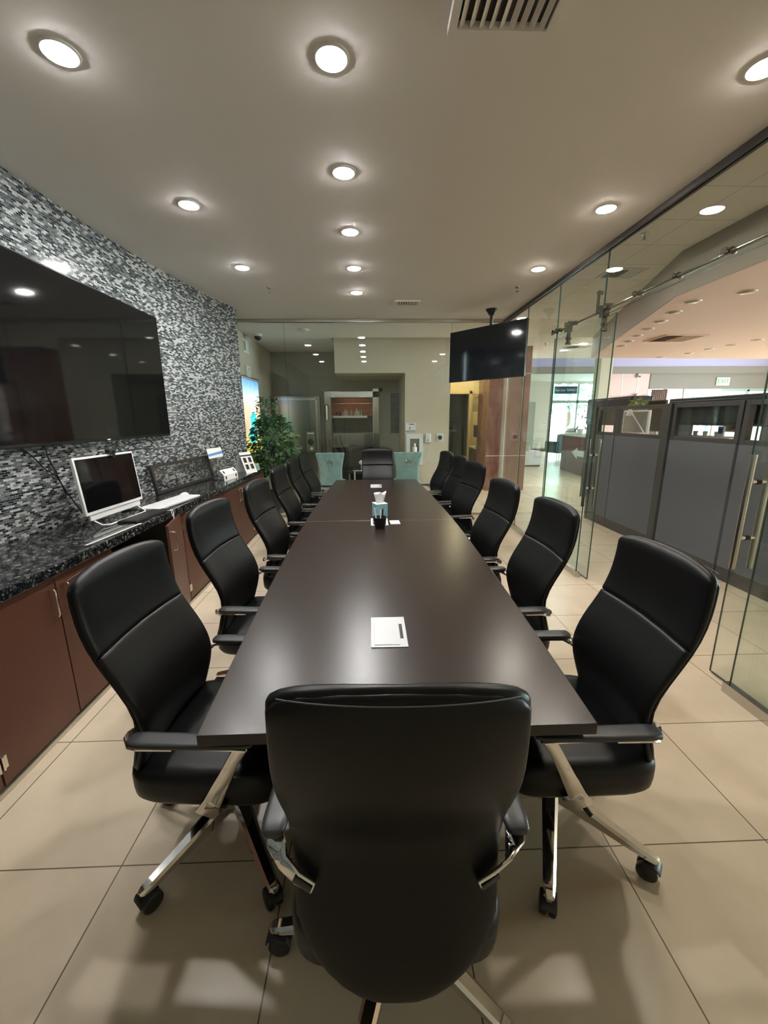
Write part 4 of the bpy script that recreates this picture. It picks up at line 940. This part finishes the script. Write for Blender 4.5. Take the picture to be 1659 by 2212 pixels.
def teal_chair(x, y, rz, label):
    t = thing('dining_chair', label, 'chair', (x, y, 0), R(rz), 'teal velvet dining chairs behind the glass')
    rings = []
    for z, hw_, yc in ((.40, .235, -.18), (.50, .215, -.20), (.62, .195, -.215), (.75, .20, -.235), (.88, .222, -.26), (.98, .243, -.285), (1.02, .248, -.295), (1.03, .243, -.297)):
        rings.append([(hw_ * sgn_pow(math.cos(2 * math.pi * i / 32), .35), yc + .032 * (.6 if z > 1.025 else 1) * sgn_pow(math.sin(2 * math.pi * i / 32), .6), z) for i in range(32)])
    MB().loft(rings).build('backrest', 'teal_velvet', t, ang=50)
    rings = []
    for z, s in ((.38, .94), (.40, 1), (.47, 1), (.495, .93), (.50, .6), (.50, .05)):
        rings.append([(.25 * s * sgn_pow(math.cos(2 * math.pi * i / 32), .4), .03 + .25 * s * sgn_pow(math.sin(2 * math.pi * i / 32), .4), z) for i in range(32)])
    MB().loft(rings).build('seat', 'teal_velvet', t, ang=50)
    rg = MB().tube([(.042 * math.cos(2 * math.pi * k / 24), -.338, .86 + .042 * math.sin(2 * math.pi * k / 24)) for k in range(25)], .006, 8)
    rg.build('ring_pull', 'chrome', t)
    MB().sphere((0, -.325, .905), (.02, .016, .02), 12).build('ring_mount', 'stainless_dark', t)
    for sx in (-.2, .2):
        for yy in (-.17, .22): MB().cyl((sx, yy, 0), (sx, yy, .385), .014, .02, n=10).build('leg', 'frame_dark', t)
    return t
teal_chair(-.70, 7.30, 0, 'teal velvet dining chair behind the glass, left of the head chair')
teal_chair(.64, 7.30, 0, 'teal velvet dining chair behind the glass, right of the head chair')
# corridor kitchenette
kc = thing('kitchenette_counter', 'narrow counter in the corridor beside the granite pillar', 'counter', (2.77, 10.2, 0))
MB().box(-.18, .18, -.4, .5, 0, .84).build('cabinet_body', 'dark_wood', kc, smooth=False)
MB().box(-.2, .18, -.42, .5, .84, .88).build('counter_top', 'beige_paint', kc, smooth=False, bevel=.004)
cm = thing('coffee_machine', 'black coffee machine on the corridor counter', 'coffee machine', (2.70, 10.1, .88))
MB().box(-.12, .14, -.15, .15, .25, .54).box(-.02, .14, -.15, .15, 0, .25).build('machine_body', 'black_plastic', cm, smooth=False, bevel=.01)
MB().box(-.1, -.04, -.06, .06, 0, .02).build('drip_tray', 'stainless_dark', cm, smooth=False)
MB().box(-.06, .02, -.152, -.15, .42, .48).build('badge', 'grey_print', cm, smooth=False)
jr = MB().lathe([(.001, 0), (.035, 0), (.038, .05), (.022, .11), (.025, .16), (.001, .16)], n=16); tag(jr.build('jug', 'ceramic_white', loc=(2.64, 9.85, .88)), 'small white jug beside the coffee machine', 'jug')
uc = thing('glass_cabinet', 'glazed upper cabinet above the corridor counter', 'cabinet', (2.80, 10.2, 1.75))
MB().box(.13, .15, -.4, .5, 0, .75).box(-.15, .15, -.4, .5, .73, .75).box(-.15, .15, -.4, .5, 0, .02).box(-.15, .15, -.4, .5, .36, .375).build('shell', 'white_trim_paint', uc, smooth=False)
MB().box(-.155, -.15, -.4, .5, 0, .75).build('glass_door', 'acrylic', uc, smooth=False)
ot = thing('office_stand', 'dark stand with a small plant seen through the corridor doorway', 'stand', (2.45, 12.6, 0))
MB().box(-.16, .16, -.16, .16, 1.2, 1.24).build('stand_top', 'white_trim_paint', ot, smooth=False)
for x in (-.13, .13):
    for y in (-.13, .13): MB().cyl((x, y, 0), (x, y, 1.2), .018).build('leg', 'frame_dark', ot)
op = thing('potted_plant', 'small dark plant on the stand in the grey office', 'plant', (2.45, 12.6, 1.24))
MB().lathe([(.001, 0), (.05, 0), (.06, .09), (.001, .085)], n=16).build('pot', 'frame_dark', op)
bush(op, .08, .26, .12, 40, .10, .035, 'leaf_green', 'leaf_light', 8)
dl = thing('open_door', 'dark open office door in the corridor doorway', 'door', (2.61, 11.1, 0), R(100))
MB().box(0, .5, -.02, .02, .01, 2.2).build('door_leaf', 'frame_dark', dl, smooth=False)
MB().cyl((.45, .02, 1.0), (.45, .07, 1.0), .012).cyl((.45, .07, 1.0), (.35, .07, 1.0), .010).build('lever_handle', 'satin_steel', dl)
# ---------------------------------------------------------------- cubicles beyond the side glass
def partition(y0, y1, label, ztop=1.74, glass=True):
    t = thing('cubicle_partition', label, 'partition', (3.50, (y0 + y1) / 2, 0), group='grey cubicle partitions')
    h = (y1 - y0) / 2
    MB().box(-.03, .03, -h, h, .0, .13).build('kick_plate', 'partition_frame', t, smooth=False)
    MB().box(-.034, .034, -h + .006, h - .006, .13, 1.335).build('fabric_panel', 'partition_fabric', t, smooth=False, bevel=.006)
    if glass:
        MB().box(-.03, .03, -h, -h + .05, 1.335, ztop).box(-.03, .03, h - .05, h, 1.335, ztop).box(-.03, .03, -h + .05, h - .05, 1.335, 1.38).box(-.03, .03, -h + .05, h - .05, ztop - .045, ztop).build('window_frame', 'partition_frame', t, smooth=False, bevel=.003)
        MB().box(-.004, .004, -h + .05, h - .05, 1.38, ztop - .045).build('window_glass', 'acrylic', t, smooth=False)
    return t
partition(5.745, 6.24, 'narrow grey cubicle partition at the far end of the row')
partition(4.80, 5.74, 'grey cubicle partition with the pale-framed monitor behind its glass')
partition(3.77, 4.66, 'grey cubicle partition with a dark overhead bin behind its glass')
partition(2.80, 3.75, 'grey cubicle partition nearest the camera beyond the doorway')
partition(1.83, 2.79, 'grey cubicle partition mostly outside the picture')
for y, l in ((4.73, 'dark square cubicle post between the two glazed partitions'), (6.27, 'dark square cubicle post at the far end of the row')):
    tag(MB().box(3.45, 3.55, y - .055 if y < 6 else y - .025, y + .055 if y < 6 else y + .03, 0, 1.745).build('cubicle_post', 'partition_frame', smooth=False, bevel=.004), l, 'post', 'cubicle posts')
def bin_(x, y0, y1, z0, z1, label):
    t = thing('overhead_bin', label, 'storage bin', (x, (y0 + y1) / 2, z0), group='dark overhead storage bins')
    h = (y1 - y0) / 2
    MB().box(-.17, .17, -h, h, 0, z1 - z0).build('bin_body', 'bin_dark', t, smooth=False, bevel=.01)
    MB().box(-.185, -.17, -h + .02, h - .02, .03, z1 - z0 - .03).build('bin_door', 'bin_dark', t, smooth=False, bevel=.006)
    for yy in (-h + .02, h - .02): MB().box(-.15, .15, yy - .01, yy + .01, (1.05 if x < 4 else 0) - z0, 0).build('support', 'partition_frame', t, smooth=False)
bin_(3.75, 3.66, 4.90, 1.50, 1.80, 'wide dark overhead bin above the nearer glazed partition')
bin_(4.45, 6.70, 8.1, 1.45, 1.93, 'dark overhead bin above the far cubicle')
cd = thing('cubicle_desk', 'long pale desk inside the cubicles', 'desk', (4.05, 4.22, 0))
MB().box(-.45, .45, -2.02, 2.02, 1.02, 1.05).build('desk_top', 'pink_panel', cd, smooth=False, bevel=.004)
for y in (-1.95, 0, 1.95): MB().box(-.4, .4, y - .02, y + .02, 0, 1.02).build('desk_leg', 'partition_frame', cd, smooth=False)
def monitor(x, y, rz, w_, h_, z, frame, label):
    t = thing('desktop_monitor', label, 'monitor', (x, y, 1.05), R(rz), 'monitors in the cubicles')
    MB().box(-w_ / 2, w_ / 2, -.02, .02, z - 1.05, z - 1.05 + h_).build('housing', frame, t, smooth=False, bevel=.006)
    MB().box(-w_ / 2 + .02, w_ / 2 - .02, -.022, -.02, z - 1.05 + .02, z - 1.05 + h_ - .02).build('screen', 'stainless_dark' if frame != 'black_plastic' else 'screen_glass', t, smooth=False)
    MB().box(-.03, .03, .02, .04, .0, z - 1.05 + .1).box(-.12, .12, -.08, .10, 0, .012).build('stand', 'satin_steel', t, smooth=False)
monitor(3.88, 5.93, -86, .52, .33, 1.357, 'white_trim_paint', 'pale-framed monitor behind the second cubicle glass')
monitor(4.25, 6.05, -88, .36, .45, 1.38, 'black_plastic', 'dark monitor beside the lime plant in the far cubicle')
monitor(4.10, 4.5, -95, .34, .24, 1.42, 'white_trim_paint', 'small pale-framed monitor under the nearer overhead bin')
lp_ = thing('potted_plant', 'small lime green plant on the far cubicle ledge', 'plant', (3.88, 5.95, 1.692))
MB().lathe([(.001, 0), (.035, 0), (.04, .05), (.001, .048)], n=14).build('pot', 'frame_dark', lp_)
bush(lp_, .05, .17, .09, 45, .08, .035, 'lime_leaf', 'leaf_light', 12)
fo = thing('folder_stack', 'pink folder leaning in the second cubicle', 'folder', (3.75, 5.82, 1.05))
MB().box(-.02, .02, -.17, .17, 0, .33).build('folder_cover', 'pink_panel', fo, smooth=False, bevel=.003)
MB().box(-.012, .012, -.165, .172, .01, .325).build('paper_sheets', 'white_paper', fo, smooth=False)
for i, (y, z0) in enumerate(((4.72, 0), (4.58, 0), (4.42, 0))):
    tag(MB().lathe([(.001, 0), (.022, 0), (.026, .045), (.024, .05), (.001, .045)], (3.82, y, 1.05 + .33), 14).build('desk_cup', 'ceramic_white'), ['small pale cup under the nearer bin, farthest of three', 'small pale cup under the nearer bin, middle of three', 'small pale cup under the nearer bin, nearest of three'][i], 'cup', 'cups behind the cubicle glass')
tag(MB().box(3.74, 3.92, 4.3, 4.8, 1.36, 1.38).box(3.80, 3.86, 4.32, 4.34, 1.05, 1.36).box(3.80, 3.86, 4.76, 4.78, 1.05, 1.36).build('desk_riser', 'pink_panel', smooth=False), 'narrow desk riser carrying three small cups', 'desk riser')
la = thing('desk_lamp', 'thin pale desk lamp arm in the second cubicle', 'lamp', (3.70, 5.45, 1.05))
MB().cyl((0, 0, 0), (0, 0, .015), .08, n=20).build('base', 'stainless_dark', la)
MB().tube([(0, 0, .01), (0, -.03, .30), (.02, .38, .62)], .008, 8).build('arm', 'module_silver', la)
MB().lathe([(.02, .06), (.05, -.04), (.046, -.04), (.018, .05)], (.02, .40, .60), 16).build('lamp_shade', 'module_silver', la)
la2 = thing('desk_lamp', 'round-headed desk lamp behind the nearer cubicle glass', 'lamp', (3.80, 4.98, 1.05))
MB().cyl((0, 0, 0), (0, 0, .015), .07, n=20).build('base', 'stainless_dark', la2)
MB().tube([(0, 0, .01), (0, 0, .42)], .007, 8).build('arm', 'module_silver', la2)
MB().sphere((0, 0, .46), (.05, .05, .055), 14).build('lamp_head', 'ceramic_white', la2)
ct2 = thing('desk_calendar', 'blue and white calendar at the end of the nearer cubicle glass', 'calendar', (3.80, 4.345, 1.38))
MB().box(-.01, .01, -.035, .035, 0, .11).build('card', 'white_paper', ct2, smooth=False)
MB().box(-.0115, -.01, -.03, .03, .03, .09).build('blue_print', 'blue_print', ct2, smooth=False)

# ---------------------------------------------------------------- reception and far windows
rd = thing('reception_desk', 'dark red reception desk with a pale arrow on its front', 'desk', (0, 0, 0))
o_ = MB().prism([(5.95, 12.55), (5.75, 10.3), (6.45, 10.25), (6.65, 12.5)], .0, 1.06); o_.build('desk_body', 'desk_maroon', rd, smooth=False)
MB().prism([(5.90, 12.62), (5.70, 10.25), (6.5, 10.2), (6.7, 12.56)], 1.06, 1.10).build('desk_top', 'white_wall_paint', rd, smooth=False)
dv = Vector((5.95 - 5.75, 12.55 - 10.3, 0)).normalized(); nv = Vector((-dv.y, dv.x, 0))
def dp(s, z, o=.004): p = Vector((5.75, 10.3, 0)) + dv * s + nv * o; return (p.x, p.y, z)
arrow = [(1.45, .60), (1.05, .76), (1.05, .68), (.55, .68), (.55, .52), (1.05, .52), (1.05, .44)]
am = MB(); am.loft([[dp(s, z, .001) for s, z in arrow], [dp(s, z, .006) for s, z in arrow]]); am.build('arrow_sign', 'arrow_white', rd, smooth=False)
oc = thing('orchid', 'tall orchid on the reception desk against the window', 'plant', (6.12, 11.85, 1.10))
MB().lathe([(.001, 0), (.07, 0), (.09, .16), (.08, .16), (.001, .14)], n=18).build('pot', 'white_plastic', oc)
sm_ = MB()
for k in range(4):
    a = -.5 + k * .35; sm_.tube([(0, 0, .14), (.03 * a, .05 * a, .4), (.12 * a + .05, .1 * a, .66), (.3 * a + .12, .2 * a, .78)], [.008, .007, .005, .004], 6)
sm_.build('stem', 'stem_brown', oc)
bush(oc, .45, .86, .24, 70, .07, .05, 'planter_dark', 'tissue_white', 21, cx=.08)
bush(oc, .14, .26, .14, 22, .18, .05, 'leaf_green', 'leaf_light', 22)
pp = thing('paper_stack', 'heap of pale papers on the reception desk', 'papers', (6.1, 12.36, 1.10), R(-5))
for k, (a, b_, c) in enumerate(((.30, .22, .05), (.26, .2, .10), (.2, .16, .17))): MB().box(-a / 2, a / 2, -b_ / 2, b_ / 2, [0, .05, .10][k], c).build('paper_bundle', 'grey_print' if k == 1 else 'white_paper', pp, smooth=False, bevel=.004)
dkc = thing('desk_chair', 'dark round-backed office chair behind the reception desk', 'chair', (7.0, 11.2, 0))
MB().sphere((0, 0, 1.15), (.12, .28, .30), 18).build('backrest', 'black_plastic', dkc)
MB().cyl((0, 0, .5), (0, 0, .56), .25).build('seat', 'black_plastic', dkc)
MB().cyl((0, 0, .02), (0, 0, .9), .03).cyl((0, 0, 0), (0, 0, .03), .28).build('pedestal', 'black_plastic', dkc)
ac = thing('armchair', 'dark teal armchair beside the far shop window', 'armchair', (7.6, 16.3, 0), R(200))
MB().box(-.36, .36, -.32, .32, .20, .44).build('seat', 'armchair_dark', ac, bevel=.04, smooth=False)
MB().box(-.38, .38, .22, .36, .30, .95).build('backrest', 'armchair_dark', ac, bevel=.05, smooth=False)
for s in (-1, 1):
    MB().box(s * .36, s * .46, -.3, .34, .25, .66).build('armrest', 'armchair_dark', ac, bevel=.04, smooth=False)
    for y in (-.26, .28): MB().cyl((s * .33, y, 0), (s * .33, y, .2), .02).build('leg', 'satin_steel', ac)
lc = thing('low_cabinet', 'low white cabinet beside the granite pillar', 'cabinet', (5.35, 13.6, 0))
MB().box(-.3, .3, -.3, .3, .05, .50).build('cabinet_body', 'white_wall_paint', lc, smooth=False, bevel=.005)
MB().box(-.29, .29, -.305, -.3, .07, .48).build('cabinet_door', 'white_plastic', lc, smooth=False)
MB().box(-.28, .28, -.28, .28, 0, .05).build('plinth', 'frame_dark', lc, smooth=False)
gp = thing('potted_grass', 'small potted grass plant on the low white cabinet', 'plant', (5.25, 13.5, .50))
MB().lathe([(.001, 0), (.07, 0), (.09, .15), (.001, .14)], n=16).build('pot', 'beige_paint', gp)
bush(gp, .14, .42, .16, 40, .22, .02, 'leaf_light', 'lime_leaf', 31)
# far shop window
def window(name, xs, zs, y, label, zb=.06):
    t = thing(name, label, 'window', (0, y, 0), kind='structure')
    f = MB()
    for x in xs: f.box(x - .045, x + .045, -.05, .05, zs[0], zs[-1])
    for z in zs: f.box(xs[0], xs[-1], -.05, .05, z - zb, z + zb)
    f.build('window_frame', 'mullion', t, smooth=False)
    MB().box(xs[0], xs[-1], -.004, .004, zs[0], zs[-1]).build('window_glass', 'acrylic', t, smooth=False)
    return t
window('window_11', [8.5, 9.72, 11.0, 12.4, 14, 16.4], [.05, 2.30, 3.17], 19.4, 'tall bright shop windows at the far end of the hall')
window('window_12', [12.2, 13.4, 14.8, 16.4], [.05, 2.60], 16.06, 'bright side windows below the beam with the exit sign')
sn = thing('window_sign', 'navy sign with white lettering in the far window', 'sign', (9.10, 19.3, 2.82))
MB().box(-.53, .53, -.02, .02, -.17, .17).build('board', 'navy_sign', sn, smooth=False)
text('lettering', 'Russ Lyon', .155, 'white_paper', sn, (-.27, -.024, 0), (R(90), 0, 0), .002, sx=.72)
text('lettering', "Sotheby's", .165, 'white_paper', sn, (.27, -.024, .012), (R(90), 0, 0), .002, sx=.72)
ab = MB()
for k in range(9):
    for i in range(8):
        a0, a1 = math.pi * i / 8, math.pi * (i + 1) / 8; x0 = 8.5 + k * .5
        ab.add([(x0 + .5 * i / 8, 19.32, 3.2), (x0 + .5 * (i + 1) / 8, 19.32, 3.2), (x0 + .5 * (i + 1) / 8, 19.32, 3.13 - .07 * math.sin(a1)), (x0 + .5 * i / 8, 19.32, 3.13 - .07 * math.sin(a0))], [(0, 1, 2, 3)])
am_ = ab.build('scalloped_blind', 'white_paper', smooth=False); am_.modifiers.new('thick', 'SOLIDIFY').thickness = .01
tag(am_, 'white scalloped blind edge along the top of the far window', 'blind')
ex = thing('exit_sign', 'pale exit sign with green letters on the taupe beam', 'exit sign', (13.65, 15.97, 2.90))
MB().box(-.26, .26, -.05, 0, -.15, .15).build('housing', 'exit_white', ex, smooth=False, bevel=.008)
text('lettering', 'EXIT', .22, 'exit_green', ex, (0, -.053, 0), (R(90), 0, 0), .002)
wb = thing('window_banner', 'white banner with dark script hanging in the side window', 'banner', (12.9, 15.95, 2.36))
MB().box(-.72, .72, -.01, .01, -.30, .27).build('cloth', 'white_paper', wb, smooth=False)
MB().tube([(-.60 + .035 * k, -.013, -.05 + .10 * math.sin(k * 1.1) * (1 if k < 8 else .6)) for k in range(18)], .010, 6).build('script', 'grey_print', wb)
cu_ = MB(); n = 48
cu_.loft([[(10.86 + .64 * i / n, 15.9 + .025 * math.sin(i * 1.1), z) for i in range(n + 1)] for z in (.02, 2.62)], cap=False, close=False)
cu = cu_.build('curtain', 'brown_curtain'); cu.modifiers.new('thick', 'SOLIDIFY').thickness = .01
tag(cu, 'pinkish brown curtain beside the pink wall', 'curtain')
cam2 = thing('dome_camera', 'small white camera on the ceiling near the pink wall', 'camera', (9.95, 15.4, 4.1)); cam2.location = (10.3, 15.95, 3.12)
MB().cyl((0, 0, .08), (0, 0, 0), .03).sphere((0, -.03, -.02), .06, 14).build('camera_body', 'white_plastic', cam2)
MB().cyl((0, -.09, -.03), (0, -.07, -.03), .03).build('lens', 'dome_black', cam2)
pi = thing('wall_pipe', 'pale pipe with a round valve across the pink wall', 'pipe', (9.0, 15.93, 2.30))
MB().cyl((0, 0, 0), (1.8, 0, .1), .025, n=12).build('pipe', 'pink_panel', pi)
MB().cyl((1.35, -.06, .075), (1.35, .04, .075), .09).build('valve', 'pink_panel', pi)
# outside
struct('ground', MB().box(-30, 70, 16.6, 90, -.12, -.07), 'asphalt', 'pale pavement outside the shop windows', 'pavement')
def tree(x, y, s, seed, label):
    t = thing('street_tree', label, 'tree', (x, y, -.07), group='trees outside the windows')
    MB().tube([(0, 0, 0), (.05, 0, 1.2 * s), (-.05, .05, 2.4 * s)], [.16 * s, .12 * s, .08 * s], 10).build('trunk', 'stem_brown', t)
    rnd = random.Random(seed); m = MB()
    for i in range(300):
        v = Vector((rnd.gauss(0, 1), rnd.gauss(0, 1), rnd.gauss(0, 1))).normalized() * (rnd.random() ** .4)
        leaf_mesh(m, (v.x * 1.7 * s, v.y * 1.7 * s, 3.1 * s + v.z * 1.3 * s), (rnd.uniform(-1, 1), rnd.uniform(-1, 1), rnd.uniform(-.6, .3)), (rnd.uniform(-.6, .6), rnd.uniform(-.6, .6), 1), .5 * s, .34 * s)
    m.build('crown', 'tree_green', t)
tree(11.2, 27, 1.0, 1, 'green tree outside the left pane of the far window')
tree(14.5, 30, 1.25, 2, 'green tree outside the right pane of the far window')
tree(21, 26, 1.2, 4, 'green tree outside the side windows')
cr = thing('parked_car', 'pale car parked outside the far window', 'car', (12.5, 23.2, -.07), R(8))
rings = []
for x, w_, zb, zt in ((-2.1, .6, .35, .62), (-2.0, .8, .25, .85), (-1.2, .86, .22, .92), (-.6, .84, .22, 1.42), (.5, .84, .22, 1.45), (1.2, .86, .22, .98), (2.0, .8, .25, .80), (2.15, .6, .35, .6)):
    rings.append([(x, w_ * sgn_pow(math.cos(2 * math.pi * i / 20), .5), (zb + zt) / 2 + (zt - zb) / 2 * sgn_pow(math.sin(2 * math.pi * i / 20), .5)) for i in range(20)])
MB().loft(rings).build('car_body', 'module_silver', cr)
MB().box(-.7, .7, -.86, .86, 1.0, 1.3).build('side_glass', 'screen_glass', cr, bevel=.05, smooth=False)
for x in (-1.35, 1.35):
    for y in (-.8, .8): MB().cyl((x, y - .09, .32), (x, y + .09, .32), .32, n=24).build('wheel', 'black_plastic', cr)
# daylight portals help the sampler through the windows and the added side-wall opening
for loc, sx_, sy_, rt in (((11.5, 19.5, 1.6), 6.5, 3.1, (R(-90), 0, 0)), ((14.3, 16.2, 1.35), 4.2, 2.6, (R(-90), 0, 0)), ((16.6, 6, 1.5), 13, 2.4, (R(90), 0, R(90)))):
    pd = bpy.data.lights.new('daylight_portal', 'AREA'); pd.shape = 'RECTANGLE'; pd.size = sx_; pd.size_y = sy_; pd.cycles.is_portal = True
    po = bpy.data.objects.new('daylight_portal', pd); COL.objects.link(po); po.location = loc; po.rotation_euler = rt
